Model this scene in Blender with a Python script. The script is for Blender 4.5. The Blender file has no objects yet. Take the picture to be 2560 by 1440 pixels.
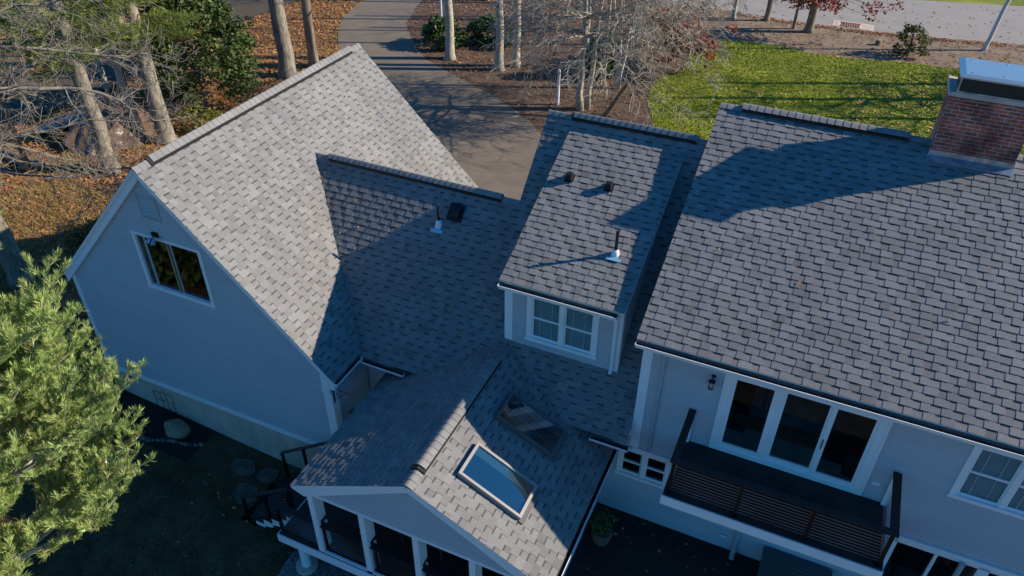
import bpy, bmesh, math, random
import numpy as np
from mathutils import Vector, Matrix
R = math.radians
S = bpy.context.scene
COL = S.collection

# ---------------------------------------------------------------- camera
cam = bpy.data.cameras.new("camera")
camo = bpy.data.objects.new("camera", cam)
COL.objects.link(camo)
cam.sensor_width = 36
cam.lens = 1914.7 / 2560 * 36
cam.clip_end = 2000
cr = Vector((0.91171428, 0.41070144, 0.01006925))
cu = Vector((-0.25314801, 0.54232074, 0.80112689))
cf = Vector((-0.32356321, 0.73294784, -0.59840982))
m = Matrix((cr, cu, -cf)).transposed().to_4x4()
m.translation = Vector((2.39721314, -11.60003861, 15.22604682))
camo.matrix_world = m
S.camera = camo
# ---------------------------------------------------------------- sky, sun, exposure
SUN_EL, SUN_AZ = 27.25, 24.6           # azimuth measured from +X towards +Y
w = bpy.data.worlds.new("World")
S.world = w
w.use_nodes = True
nt = w.node_tree
bg = nt.nodes["Background"]
sky = nt.nodes.new("ShaderNodeTexSky")
sky.sky_type = 'NISHITA'
sky.sun_disc = False
sky.sun_elevation = R(SUN_EL)
sky.sun_rotation = R(90 - SUN_AZ)
sky.ozone_density = 4.0
sky.air_density = 1.0
sky.dust_density = 0.3
tint = nt.nodes.new("ShaderNodeMixRGB")
tint.blend_type = 'MULTIPLY'
tint.inputs[0].default_value = 1.0
tint.inputs[2].default_value = (0.145, 0.64, 1.0, 1)
nt.links.new(sky.outputs[0], tint.inputs[1])
nt.links.new(tint.outputs[0], bg.inputs[0])
bg.inputs[1].default_value = 0.114
sl = bpy.data.lights.new("sun", 'SUN')
sl.energy = 5.0
sl.angle = R(0.5)
sl.color = (1.0, 0.88, 0.72)
so = bpy.data.objects.new("sun", sl)
COL.objects.link(so)
sd = Vector((math.cos(R(SUN_EL)) * math.cos(R(SUN_AZ)), math.cos(R(SUN_EL)) * math.sin(R(SUN_AZ)), math.sin(R(SUN_EL))))
so.rotation_euler = sd.to_track_quat('Z', 'Y').to_euler()
so.location = (60, 30, 40)
S.view_settings.view_transform = 'Standard'
S.view_settings.look = 'None'
S.view_settings.exposure = 0.45
S.view_settings.gamma = 1.0
S.cycles.max_bounces = 8
S.cycles.transparent_max_bounces = 12

# ---------------------------------------------------------------- materials
MATS = {}
def mat(name, col, rough=0.8, var=0.0, scale=8.0, col2=None, bump=0.0, bscale=None, tone=False, metal=0.0,
        spec=0.4, clap=0.0, macro=None, laps=None, stretch=None, detail=4.0, trans=0.0, planks=None, sharp=None):
    mt = bpy.data.materials.new(name)
    mt.use_nodes = True
    n = mt.node_tree.nodes
    L = mt.node_tree.links
    b = n["Principled BSDF"]
    b.inputs["Roughness"].default_value = rough
    b.inputs["Metallic"].default_value = metal
    b.inputs["Specular IOR Level"].default_value = spec
    tc = n.new("ShaderNodeTexCoord")
    mp = n.new("ShaderNodeMapping")
    L.new(tc.outputs["Object"], mp.inputs[0])
    if stretch:
        mp.inputs["Scale"].default_value = stretch
    out = None
    c = n.new("ShaderNodeRGB")
    c.outputs[0].default_value = (*col, 1)
    out = c.outputs[0]
    if var > 0 or col2:
        ns = n.new("ShaderNodeTexNoise")
        ns.inputs["Scale"].default_value = scale
        ns.inputs["Detail"].default_value = detail
        ns.inputs["Roughness"].default_value = 0.65
        L.new(mp.outputs[0], ns.inputs[0])
        rp = n.new("ShaderNodeValToRGB")
        lo, hi = sharp if sharp else (0.3, 0.7)
        rp.color_ramp.elements[0].position = lo
        rp.color_ramp.elements[1].position = hi
        c2 = col2 if col2 else col
        rp.color_ramp.elements[0].color = (*[x * (1 - var) for x in col], 1)
        rp.color_ramp.elements[1].color = (*[min(1, x * (1 + var)) for x in c2], 1)
        L.new(ns.outputs[0], rp.inputs[0])
        out = rp.outputs[0]
    if tone:
        at = n.new("ShaderNodeAttribute")
        at.attribute_name = "tone"
        mx = n.new("ShaderNodeMixRGB")
        mx.blend_type = 'MULTIPLY'
        mx.inputs[0].default_value = 1
        L.new(out, mx.inputs[1])
        L.new(at.outputs["Color"], mx.inputs[2])
        out = mx.outputs[0]
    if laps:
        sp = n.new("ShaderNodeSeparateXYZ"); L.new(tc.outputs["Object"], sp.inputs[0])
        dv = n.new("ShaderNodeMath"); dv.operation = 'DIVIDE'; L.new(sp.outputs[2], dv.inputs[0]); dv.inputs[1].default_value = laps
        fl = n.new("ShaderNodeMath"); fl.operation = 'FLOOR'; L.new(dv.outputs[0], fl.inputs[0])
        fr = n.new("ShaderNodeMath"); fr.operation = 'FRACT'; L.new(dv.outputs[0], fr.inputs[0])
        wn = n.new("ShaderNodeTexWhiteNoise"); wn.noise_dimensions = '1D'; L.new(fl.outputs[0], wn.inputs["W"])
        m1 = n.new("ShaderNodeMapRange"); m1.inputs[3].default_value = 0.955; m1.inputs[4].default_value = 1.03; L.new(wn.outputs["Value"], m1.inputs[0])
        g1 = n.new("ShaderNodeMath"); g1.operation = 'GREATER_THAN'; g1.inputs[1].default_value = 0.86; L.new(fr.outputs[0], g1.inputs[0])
        m2 = n.new("ShaderNodeMapRange"); m2.inputs[3].default_value = 1.0; m2.inputs[4].default_value = 0.70; L.new(g1.outputs[0], m2.inputs[0])  # lap shadow painted as a dark line along each board's top edge
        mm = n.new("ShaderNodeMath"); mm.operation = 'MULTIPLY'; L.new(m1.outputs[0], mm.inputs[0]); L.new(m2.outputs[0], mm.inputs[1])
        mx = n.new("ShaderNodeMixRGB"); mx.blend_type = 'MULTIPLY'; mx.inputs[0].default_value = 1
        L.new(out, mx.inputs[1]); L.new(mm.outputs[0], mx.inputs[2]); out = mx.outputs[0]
    if macro:
        nm = n.new("ShaderNodeTexNoise"); nm.inputs["Scale"].default_value = macro[0]; nm.inputs["Detail"].default_value = 5; nm.inputs["Roughness"].default_value = 0.7
        L.new(tc.outputs["Object"], nm.inputs[0])
        mr = n.new("ShaderNodeMapRange"); mr.inputs[1].default_value = 0.3; mr.inputs[2].default_value = 0.7; mr.inputs[3].default_value = macro[1]; mr.inputs[4].default_value = macro[2]
        L.new(nm.outputs[0], mr.inputs[0])
        mx = n.new("ShaderNodeMixRGB"); mx.blend_type = 'MULTIPLY'; mx.inputs[0].default_value = 1
        L.new(out, mx.inputs[1]); L.new(mr.outputs[0], mx.inputs[2]); out = mx.outputs[0]
    hgt = None
    if clap:
        sp = n.new("ShaderNodeSeparateXYZ")
        L.new(tc.outputs["Object"], sp.inputs[0])
        dv = n.new("ShaderNodeMath"); dv.operation = 'DIVIDE'
        L.new(sp.outputs[2], dv.inputs[0]); dv.inputs[1].default_value = clap
        fr = n.new("ShaderNodeMath"); fr.operation = 'FRACT'
        L.new(dv.outputs[0], fr.inputs[0])
        inv = n.new("ShaderNodeMath"); inv.operation = 'SUBTRACT'
        inv.inputs[0].default_value = 1; L.new(fr.outputs[0], inv.inputs[1])
        hgt = inv.outputs[0]
    if planks:
        sp = n.new("ShaderNodeSeparateXYZ")
        L.new(tc.outputs["Object"], sp.inputs[0])
        dv = n.new("ShaderNodeMath"); dv.operation = 'DIVIDE'
        L.new(sp.outputs[planks[0]], dv.inputs[0]); dv.inputs[1].default_value = planks[1]
        fr = n.new("ShaderNodeMath"); fr.operation = 'FRACT'
        L.new(dv.outputs[0], fr.inputs[0])
        gt = n.new("ShaderNodeMath"); gt.operation = 'GREATER_THAN'
        gt.inputs[1].default_value = 0.09
        L.new(fr.outputs[0], gt.inputs[0])
        fl = n.new("ShaderNodeMath"); fl.operation = 'FLOOR'
        L.new(dv.outputs[0], fl.inputs[0])
        wn = n.new("ShaderNodeTexWhiteNoise"); wn.noise_dimensions = '1D'
        L.new(fl.outputs[0], wn.inputs["W"])
        mr = n.new("ShaderNodeMapRange")
        mr.inputs[3].default_value = 0.75; mr.inputs[4].default_value = 1.25
        L.new(wn.outputs["Value"], mr.inputs[0])
        mm = n.new("ShaderNodeMath"); mm.operation = 'MULTIPLY'
        L.new(mr.outputs[0], mm.inputs[0]); L.new(gt.outputs[0], mm.inputs[1])
        ad = n.new("ShaderNodeMath"); ad.operation = 'ADD'; ad.inputs[1].default_value = 0.12
        L.new(mm.outputs[0], ad.inputs[0])
        mx = n.new("ShaderNodeMixRGB"); mx.blend_type = 'MULTIPLY'; mx.inputs[0].default_value = 1
        L.new(out, mx.inputs[1]); L.new(ad.outputs[0], mx.inputs[2])
        out = mx.outputs[0]
    L.new(out, b.inputs["Base Color"])
    if bump or hgt:
        bp = n.new("ShaderNodeBump")
        if hgt:
            bp.inputs["Strength"].default_value = 0.6
            bp.inputs["Distance"].default_value = 0.035
            L.new(hgt, bp.inputs["Height"])
        else:
            nb = n.new("ShaderNodeTexNoise")
            nb.inputs["Scale"].default_value = bscale or scale * 3
            nb.inputs["Detail"].default_value = 5
            L.new(mp.outputs[0], nb.inputs[0])
            bp.inputs["Strength"].default_value = 0.8
            bp.inputs["Distance"].default_value = bump
            L.new(nb.outputs[0], bp.inputs["Height"])
        L.new(bp.outputs[0], b.inputs["Normal"])
    if trans:
        tr = n.new("ShaderNodeBsdfTranslucent")
        L.new(out, tr.inputs[0])
        ms = n.new("ShaderNodeMixShader")
        ms.inputs[0].default_value = trans
        L.new(b.outputs[0], ms.inputs[1]); L.new(tr.outputs[0], ms.inputs[2])
        L.new(ms.outputs[0], n["Material Output"].inputs[0])
    MATS[name] = mt
    return mt

def glass_mat(name, tintc, refl=0.18):
    mt = bpy.data.materials.new(name)
    mt.use_nodes = True
    n = mt.node_tree.nodes; L = mt.node_tree.links
    n.remove(n["Principled BSDF"])
    g = n.new("ShaderNodeBsdfGlossy"); g.inputs["Roughness"].default_value = 0.03
    t = n.new("ShaderNodeBsdfTransparent"); t.inputs[0].default_value = (*tintc, 1)
    fr = n.new("ShaderNodeFresnel"); fr.inputs[0].default_value = 1.5
    ad = n.new("ShaderNodeMath"); ad.operation = 'ADD'; ad.inputs[1].default_value = refl
    L.new(fr.outputs[0], ad.inputs[0])
    ms = n.new("ShaderNodeMixShader")
    ge = n.new("ShaderNodeNewGeometry")
    iv = n.new("ShaderNodeMath"); iv.operation = 'SUBTRACT'; iv.inputs[0].default_value = 1.0; L.new(ge.outputs["Backfacing"], iv.inputs[1])
    ml = n.new("ShaderNodeMath"); ml.operation = 'MULTIPLY'; L.new(ad.outputs[0], ml.inputs[0]); L.new(iv.outputs[0], ml.inputs[1])
    L.new(ml.outputs[0], ms.inputs[0]); L.new(t.outputs[0], ms.inputs[1]); L.new(g.outputs[0], ms.inputs[2])
    L.new(ms.outputs[0], n["Material Output"].inputs[0])
    MATS[name] = mt
    return mt

M_sh = mat("shingle", (0.226, 0.220, 0.212), 0.9, var=0.16, scale=45, tone=True, bump=0.004, bscale=120, spec=0.25, macro=(0.55, 0.86, 1.10))
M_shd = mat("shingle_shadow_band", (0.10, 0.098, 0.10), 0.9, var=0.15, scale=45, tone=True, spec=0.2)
M_gin = mat("gutter_inside", (0.10, 0.105, 0.11), 0.7, var=0.4, scale=3)
M_black = mat("black_vinyl", (0.012, 0.012, 0.014), 0.5)
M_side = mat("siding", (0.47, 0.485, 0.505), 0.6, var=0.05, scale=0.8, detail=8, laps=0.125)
M_trim = mat("white_trim", (0.84, 0.84, 0.83), 0.45, var=0.04, scale=2.0)
M_trim2 = mat("painted_pipe", (0.42, 0.43, 0.44), 0.45)
M_deck = mat("deck_board", (0.040, 0.022, 0.018), 0.55, planks=(1, 0.145), var=0.25, scale=3, stretch=(1, 8, 8))
M_deckx = mat("deck_cap", (0.020, 0.017, 0.018), 0.45, var=0.2, scale=4)
M_rail = mat("black_metal", (0.01, 0.009, 0.009), 0.35, metal=0.2)
M_cable = mat("steel_cable", (0.55, 0.53, 0.52), 0.3, metal=1.0)
M_conc = mat("concrete", (0.56, 0.45, 0.36), 0.9, var=0.18, scale=1.3, bump=0.004, stretch=(1.6, 1.6, 0.5))
M_int = mat("interior_dark", (0.05, 0.045, 0.04), 0.8)
M_intl = mat("interior_light", (0.55, 0.53, 0.48), 0.8)
M_floor = mat("interior_floor", (0.5, 0.55, 0.42), 0.7, var=0.3, scale=3)
M_rug = mat("red_rug", (0.75, 0.25, 0.15), 0.9, var=0.4, scale=9)
M_blind = mat("blind", (0.62, 0.66, 0.64), 0.6)
M_glass = glass_mat("glass", (0.8, 0.84, 0.84), 0.0)
M_glassd = glass_mat("screen_glass", (0.3, 0.33, 0.36), 0.05)
M_sky1 = glass_mat("skylight_glass", (0.5, 0.62, 0.66), 0.27)
M_galv = mat("galvanized", (0.45, 0.47, 0.5), 0.42, metal=0.8, var=0.5, scale=5)
M_lead = mat("blue_flashing", (0.35, 0.62, 0.75), 0.4, metal=0.2)
M_brick = None
M_leafl = mat("leaf_litter", (0.13, 0.065, 0.028), 0.9, col2=(0.36, 0.21, 0.085), var=0.3, scale=2.2, bump=0.03, bscale=14, detail=8)
M_leaf = mat("dry_leaf", (0.46, 0.25, 0.105), 0.75, tone=True, trans=0.25)
M_red = mat("russet_leaf", (0.24, 0.065, 0.04), 0.6, tone=True, trans=0.25)
M_asph = mat("driveway_asphalt", (0.185, 0.148, 0.112), 0.95, var=0.16, scale=1.2, bump=0.004, bscale=60, detail=10)
M_asphd = mat("old_asphalt", (0.085, 0.065, 0.045), 0.95, var=0.2, scale=1.2)
M_road = mat("road_asphalt", (0.31, 0.285, 0.255), 0.95, var=0.10, scale=0.5, detail=10)
M_lawn = mat("lawn_grass", (0.07, 0.12, 0.002), 0.9, col2=(0.26, 0.27, 0.02), var=0.2, scale=0.45, bump=0.03, bscale=10, detail=8)
M_blade = mat("grass_blade", (0.21, 0.25, 0.008), 0.7, tone=True, trans=0.3)
M_dry = mat("dry_grass", (0.36, 0.27, 0.12), 0.8, tone=True, trans=0.3)
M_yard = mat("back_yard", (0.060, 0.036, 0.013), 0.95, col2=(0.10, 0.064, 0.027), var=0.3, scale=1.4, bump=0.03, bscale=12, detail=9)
M_mulch = mat("mulch", (0.07, 0.042, 0.028), 0.95, col2=(0.14, 0.09, 0.06), var=0.25, scale=1.6, bump=0.03, bscale=16, detail=9)
M_dirt = mat("dirt", (0.17, 0.115, 0.075), 0.95, col2=(0.26, 0.19, 0.13), var=0.2, scale=1.1, bump=0.02, bscale=12, detail=9)
M_soil = mat("dark_soil", (0.022, 0.015, 0.010), 0.95, var=0.4, scale=6, bump=0.03)
M_gravel = mat("gravel", (0.07, 0.07, 0.07), 0.9, col2=(0.22, 0.21, 0.2), var=0.2, scale=22, bump=0.03, bscale=30, sharp=(0.4, 0.6))
M_bark = mat("bark", (0.12, 0.09, 0.065), 0.95, col2=(0.26, 0.205, 0.15), var=0.25, scale=7, bump=0.03, bscale=12, stretch=(1, 1, 0.18))
M_barkp = mat("pale_bark", (0.30, 0.27, 0.22), 0.9, col2=(0.46, 0.42, 0.34), var=0.2, scale=7, bump=0.01)
M_barkg = mat("grey_bark", (0.15, 0.135, 0.11), 0.95, col2=(0.30, 0.26, 0.20), var=0.25, scale=8, bump=0.03, bscale=12, stretch=(1, 1, 0.25))
M_twigd = mat("grey_twig", (0.20, 0.175, 0.14), 0.9, var=0.3, scale=3)
M_twig = mat("twig", (0.36, 0.315, 0.25), 0.9, var=0.25, scale=3)
M_birch = mat("birch_bark", (0.62, 0.60, 0.58), 0.8, col2=(0.2, 0.18, 0.16), var=0.1, scale=9, sharp=(0.55, 0.7), stretch=(1, 1, 2.5))
M_dkn = mat("dark_needle", (0.035, 0.06, 0.022), 0.7)
M_needle = mat("pine_needle", (0.38, 0.46, 0.15), 0.6, tone=True, trans=0.25)
M_softn = mat("soft_pine_needle", (0.20, 0.25, 0.05), 0.7, tone=True, trans=0.3)
M_cedar = mat("evergreen_leaf", (0.070, 0.105, 0.022), 0.6, tone=True, trans=0.15)
M_rhodo = mat("rhododendron_leaf", (0.06, 0.10, 0.02), 0.5, tone=True, trans=0.15)
M_yel = mat("yellow_green_leaf", (0.20, 0.21, 0.03), 0.6, tone=True, trans=0.25)
M_stone = mat("fieldstone", (0.14, 0.12, 0.10), 0.9, col2=(0.26, 0.22, 0.18), var=0.2, scale=4, bump=0.02, bscale=6)
M_stoneb = mat("bluestone", (0.07, 0.055, 0.042), 0.95, col2=(0.15, 0.12, 0.09), var=0.2, scale=3, bump=0.01)
M_sand = mat("sandstone", (0.32, 0.25, 0.15), 0.9, var=0.2, scale=6, bump=0.02)
M_tarp = mat("brown_tarp", (0.14, 0.09, 0.066), 0.36, var=0.15, scale=2, bump=0.04, bscale=4, spec=0.5)
M_navy = mat("navy_panel", (0.02, 0.03, 0.055), 0.5)
M_rust = mat("rust", (0.16, 0.05, 0.03), 0.8, var=0.3, scale=12)
M_wood = mat("cut_wood", (0.38, 0.24, 0.11), 0.85, var=0.2, scale=9)
M_terra = mat("terracotta", (0.19, 0.12, 0.08), 0.8, var=0.3, scale=8)
M_greenbox = mat("green_plastic", (0.085, 0.12, 0.115), 0.5)
M_succ = mat("succulent", (0.16, 0.24, 0.2), 0.6)
M_pvc = mat("white_pvc", (0.8, 0.82, 0.86), 0.35)
M_cloth = mat("cloth", (0.13, 0.125, 0.12), 0.9)
M_steelb = mat("chimney_cap_metal", (0.50, 0.60, 0.60), 0.35, metal=0.75, var=0.05, scale=1)
M_mesh = mat("cap_mesh", (0.03, 0.028, 0.02), 0.6, var=0.6, scale=60)

def brick_mat():
    mt = bpy.data.materials.new("brick")
    mt.use_nodes = True
    n = mt.node_tree.nodes; L = mt.node_tree.links
    b = n["Principled BSDF"]
    b.inputs["Roughness"].default_value = 0.9
    tc = n.new("ShaderNodeTexCoord")
    sp = n.new("ShaderNodeSeparateXYZ"); L.new(tc.outputs["Object"], sp.inputs[0])
    ad = n.new("ShaderNodeMath"); ad.operation = 'ADD'
    L.new(sp.outputs[0], ad.inputs[0]); L.new(sp.outputs[1], ad.inputs[1])
    cb = n.new("ShaderNodeCombineXYZ"); L.new(ad.outputs[0], cb.inputs[0]); L.new(sp.outputs[2], cb.inputs[1])
    br = n.new("ShaderNodeTexBrick")
    L.new(cb.outputs[0], br.inputs[0])
    br.inputs["Scale"].default_value = 1.0
    br.inputs["Brick Width"].default_value = 0.236
    br.inputs["Row Height"].default_value = 0.0775
    br.inputs["Mortar Size"].default_value = 0.007
    br.inputs["Mortar Smooth"].default_value = 0.1
    br.inputs["Bias"].default_value = -0.35
    br.inputs["Color1"].default_value = (0.58, 0.12, 0.065, 1)
    br.inputs["Color2"].default_value = (0.09, 0.06, 0.055, 1)
    br.inputs["Mortar"].default_value = (0.60, 0.45, 0.37, 1)
    ns = n.new("ShaderNodeTexNoise"); ns.inputs["Scale"].default_value = 2.3; ns.inputs["Detail"].default_value = 6
    L.new(tc.outputs["Object"], ns.inputs[0])
    rp = n.new("ShaderNodeValToRGB")
    rp.color_ramp.elements[0].position = 0.35; rp.color_ramp.elements[0].color = (0.28, 0.27, 0.27, 1)
    rp.color_ramp.elements[1].position = 0.7; rp.color_ramp.elements[1].color = (1.35, 1.4, 1.5, 1)
    L.new(ns.outputs[0], rp.inputs[0])
    mx = n.new("ShaderNodeMixRGB"); mx.blend_type = 'MULTIPLY'; mx.inputs[0].default_value = 0.9
    L.new(br.outputs[0], mx.inputs[1]); L.new(rp.outputs[0], mx.inputs[2])
    L.new(mx.outputs[0], b.inputs["Base Color"])
    bp = n.new("ShaderNodeBump"); bp.inputs["Strength"].default_value = 0.8; bp.inputs["Distance"].default_value = 0.006
    bp.invert = True
    L.new(br.outputs["Fac"], bp.inputs["Height"]); L.new(bp.outputs[0], b.inputs["Normal"])
    return mt
M_brick = brick_mat()

# ---------------------------------------------------------------- mesh builder
V = Vector
WL = {}
def tag(o, label=None, cat=None, group=None, kind=None):
    if label: o["label"] = label
    if cat: o["category"] = cat
    if group: o["group"] = group
    if kind: o["kind"] = kind
    return o
def thing(name, label, cat, loc=(0, 0, 0), group=None):
    o = bpy.data.objects.new(name, None)
    o.empty_display_size = 0.3
    COL.objects.link(o)
    o.location = loc
    WL[o.name] = V(loc)
    return tag(o, label, cat, group)

class MB:
    def __init__(s):
        s.v = []; s.f = []; s.m = []; s.t = []
    def add(s, vs, fs, mi=0, tone=(1, 1, 1)):
        k = len(s.v)
        s.v.extend([tuple(p) for p in vs])
        for f in fs:
            s.f.append([k + i for i in f]); s.m.append(mi); s.t.append(tone)
    def box(s, a, b, mi=0, tone=(1, 1, 1)):
        x0, y0, z0 = [min(p, q) for p, q in zip(a, b)]; x1, y1, z1 = [max(p, q) for p, q in zip(a, b)]
        vs = [(x0, y0, z0), (x1, y0, z0), (x1, y1, z0), (x0, y1, z0), (x0, y0, z1), (x1, y0, z1), (x1, y1, z1), (x0, y1, z1)]
        s.add(vs, [(0, 3, 2, 1), (4, 5, 6, 7), (0, 1, 5, 4), (1, 2, 6, 5), (2, 3, 7, 6), (3, 0, 4, 7)], mi, tone)
    def obox(s, o, ax, ay, az, mi=0, tone=(1, 1, 1)):   # origin corner + 3 edge vectors
        o = V(o); ax = V(ax); ay = V(ay); az = V(az)
        vs = [o, o + ax, o + ax + ay, o + ay, o + az, o + ax + az, o + ax + ay + az, o + ay + az]
        s.add(vs, [(0, 3, 2, 1), (4, 5, 6, 7), (0, 1, 5, 4), (1, 2, 6, 5), (2, 3, 7, 6), (3, 0, 4, 7)], mi, tone)
    def prism(s, poly, ext, mi=0, tone=(1, 1, 1)):      # polygon of 3d points extruded by vector
        e = V(ext); n = len(poly)
        vs = [V(p) for p in poly] + [V(p) + e for p in poly]
        fs = [tuple(range(n - 1, -1, -1)), tuple(range(n, 2 * n))]
        fs += [(i, (i + 1) % n, n + (i + 1) % n, n + i) for i in range(n)]
        s.add(vs, fs, mi, tone)
    def tube(s, pts, rad, n=6, mi=0, cap=True, tone=(1, 1, 1)):
        pts = [V(p) for p in pts]
        if not hasattr(rad, '__len__'): rad = [rad] * len(pts)
        k = len(s.v)
        prev = None
        for i, p in enumerate(pts):
            d = (pts[min(i + 1, len(pts) - 1)] - pts[max(i - 1, 0)])
            d = d.normalized() if d.length > 1e-9 else V((0, 0, 1))
            if prev is None:
                a = d.orthogonal().normalized()
            else:
                a = prev - d * prev.dot(d)
                a = a.normalized() if a.length > 1e-6 else d.orthogonal().normalized()
            prev = a
            b = d.cross(a)
            for j in range(n):
                t = 2 * math.pi * j / n
                s.v.append(tuple(p + (a * math.cos(t) + b * math.sin(t)) * rad[i]))
        for i in range(len(pts) - 1):
            for j in range(n):
                s.f.append([k + i * n + j, k + i * n + (j + 1) % n, k + (i + 1) * n + (j + 1) % n, k + (i + 1) * n + j])
                s.m.append(mi); s.t.append(tone)
        if cap:
            s.f.append([k + j for j in range(n - 1, -1, -1)]); s.m.append(mi); s.t.append(tone)
            q = k + (len(pts) - 1) * n
            s.f.append([q + j for j in range(n)]); s.m.append(mi); s.t.append(tone)
    def build(s, name, mats, parent=None, loc=None, label=None, smooth=False):
        if not isinstance(mats, (list, tuple)): mats = [mats]
        L0 = V((0, 0, 0))
        if parent is not None: L0 = WL[parent.name]
        elif loc is not None: L0 = V(loc)
        me = bpy.data.meshes.new(name)
        if L0.length > 0:
            a = np.array(s.v, dtype=float) - np.array(L0)
            vs = a.tolist()
        else: vs = s.v
        me.from_pydata(vs, [], s.f)
        for mt in mats: me.materials.append(mt)
        me.polygons.foreach_set("material_index", s.m)
        if any(t != (1, 1, 1) for t in s.t[:50]) or any(t != (1, 1, 1) for t in s.t[-50:]) or any(x.name in TONED for x in mats):
            at = me.attributes.new("tone", 'FLOAT_COLOR', 'FACE')
            at.data.foreach_set("color", np.array([(*t, 1) for t in s.t], dtype=np.float32).ravel())
        if smooth: me.polygons.foreach_set("use_smooth", [True] * len(me.polygons))
        me.update()
        o = bpy.data.objects.new(name, me)
        COL.objects.link(o)
        if parent is not None:
            o.parent = parent
            WL[o.name] = L0
        else:
            o.location = L0
            WL[o.name] = L0
        if label: o["label"] = label
        return o
TONED = {"shingle", "shingle_shadow_band", "dry_leaf", "russet_leaf", "grass_blade", "dry_grass", "pine_needle", "soft_pine_needle",
         "evergreen_leaf", "rhododendron_leaf", "yellow_green_leaf"}

def clip(poly, cp):
    """Sutherland-Hodgman: clip 2d poly (list of (u,v)) by convex ccw polygon cp"""
    out = poly
    n = len(cp)
    for i in range(n):
        a = cp[i]; b = cp[(i + 1) % n]
        ex, ey = b[0] - a[0], b[1] - a[1]
        inp = out; out = []
        if not inp: return []
        def side(p): return ex * (p[1] - a[1]) - ey * (p[0] - a[0])
        for j in range(len(inp)):
            p = inp[j]; q = inp[(j + 1) % len(inp)]
            sp_, sq = side(p), side(q)
            if sp_ >= -1e-9: out.append(p)
            if (sp_ > 1e-9 and sq < -1e-9) or (sp_ < -1e-9 and sq > 1e-9):
                t = sp_ / (sp_ - sq)
                out.append((p[0] + (q[0] - p[0]) * t, p[1] + (q[1] - p[1]) * t))
    return out
def ccw(p):
    a = sum(p[i][0] * p[(i + 1) % len(p)][1] - p[(i + 1) % len(p)][0] * p[i][1] for i in range(len(p)))
    return p if a > 0 else p[::-1]

def clap(mb, polys, y, e=.125, d=.019):
    """lapped boards over convex (x,z) polygons on a wall facing -Y"""
    for pl in polys:
        pl = ccw(pl); z0 = min(p[1] for p in pl); z1 = max(p[1] for p in pl); x0 = min(p[0] for p in pl); x1 = max(p[0] for p in pl)
        z = math.floor(z0 / e) * e
        while z < z1:
            q = clip([(x0, z), (x1, z), (x1, z + e), (x0, z + e)], pl)
            if len(q) >= 3:
                vs = [(a, y - .002 - d * (1 - (b - z) / e), b) for a, b in q]
                mb.add(vs, [tuple(range(len(q)))], 0)
                lo = [v for v in vs if abs(v[2] - z) < 1e-6]
                if len(lo) == 2:
                    a, b = sorted(lo); mb.add([a, b, (b[0], y, b[2]), (a[0], y, a[2])], [(0, 3, 2, 1)], 0)
            z += e
EXPO = 0.163
def roof(parent, O, U, Vv, polys, seed, name="roof", thick=0.05, slab=None, e=EXPO, label=None):
    """shingled roof plane: O origin, U unit along the eave, Vv unit up the slope, convex polys in (u,v)"""
    rnd = random.Random(seed)
    O = V(O); U = V(U).normalized(); Vv = V(Vv).normalized(); N = U.cross(Vv).normalized()
    if N.z < 0: N = -N
    mb = MB()
    def P(u, v, h): return O + U * u + Vv * v + N * h
    polys = [ccw(p) for p in polys]
    for pl in polys:
        mb.prism([P(u, v, -thick) for u, v in pl], N * thick, 2)
    us = [p[0] for pl in polys for p in pl]; vs_ = [p[1] for pl in polys for p in pl]
    u0, u1, v0, v1 = min(us), max(us), min(vs_), max(vs_)
    def put(rect, h0, h1, r0, mi, tone):
        # rect (ua,ub,va,vb); height h1 at the row's lower edge falling to h0 at its upper edge
        ua, ub, va, vb = rect
        for pl in polys:
            q = clip([(ua, va), (ub, va), (ub, vb), (ua, vb)], pl)
            if len(q) < 3: continue
            n = len(q)
            vs = [P(u, v, h1 + (h0 - h1) * (v - r0) / e) for u, v in q]
            mb.add(vs, [tuple(range(n))], mi, tone)
            # butt and side faces
            for i in range(n):
                a = q[i]; b = q[(i + 1) % n]
                lo = abs(a[1] - r0) < 1e-6 and abs(b[1] - r0) < 1e-6
                sidef = abs(a[0] - b[0]) < 1e-6
                if lo or sidef:
                    A, B = vs[i], vs[(i + 1) % n]
                    ha = h1 + (h0 - h1) * (a[1] - r0) / e; hb = h1 + (h0 - h1) * (b[1] - r0) / e
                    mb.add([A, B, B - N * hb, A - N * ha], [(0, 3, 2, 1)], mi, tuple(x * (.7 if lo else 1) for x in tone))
    r = 0
    v = v0
    while v < v1:
        u = u0 - rnd.uniform(0.1, 0.5)
        vt = v + e
        rt = rnd.uniform(0.97, 1.03)
        while u < u1:
            wt = rnd.choice([0.14, 0.17, 0.2, 0.24]) * rnd.uniform(0.9, 1.1)
            wv = rnd.choice([0.11, 0.14, 0.17, 0.19]) * rnd.uniform(0.9, 1.1)
            def tn():
                k = rt * rnd.uniform(0.88, 1.1)
                if rnd.random() < 0.07: k *= 0.82
                return (k * rnd.uniform(0.985, 1.015), k, k * rnd.uniform(0.98, 1.02))
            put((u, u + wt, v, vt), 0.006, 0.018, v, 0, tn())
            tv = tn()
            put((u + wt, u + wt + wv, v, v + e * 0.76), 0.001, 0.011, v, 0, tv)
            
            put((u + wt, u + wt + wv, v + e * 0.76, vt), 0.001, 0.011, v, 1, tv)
            u += wt + wv
        v += e
        r += 1
    return mb.build(name, [M_sh, M_shd, slab or M_trim], parent, label=label)

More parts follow.
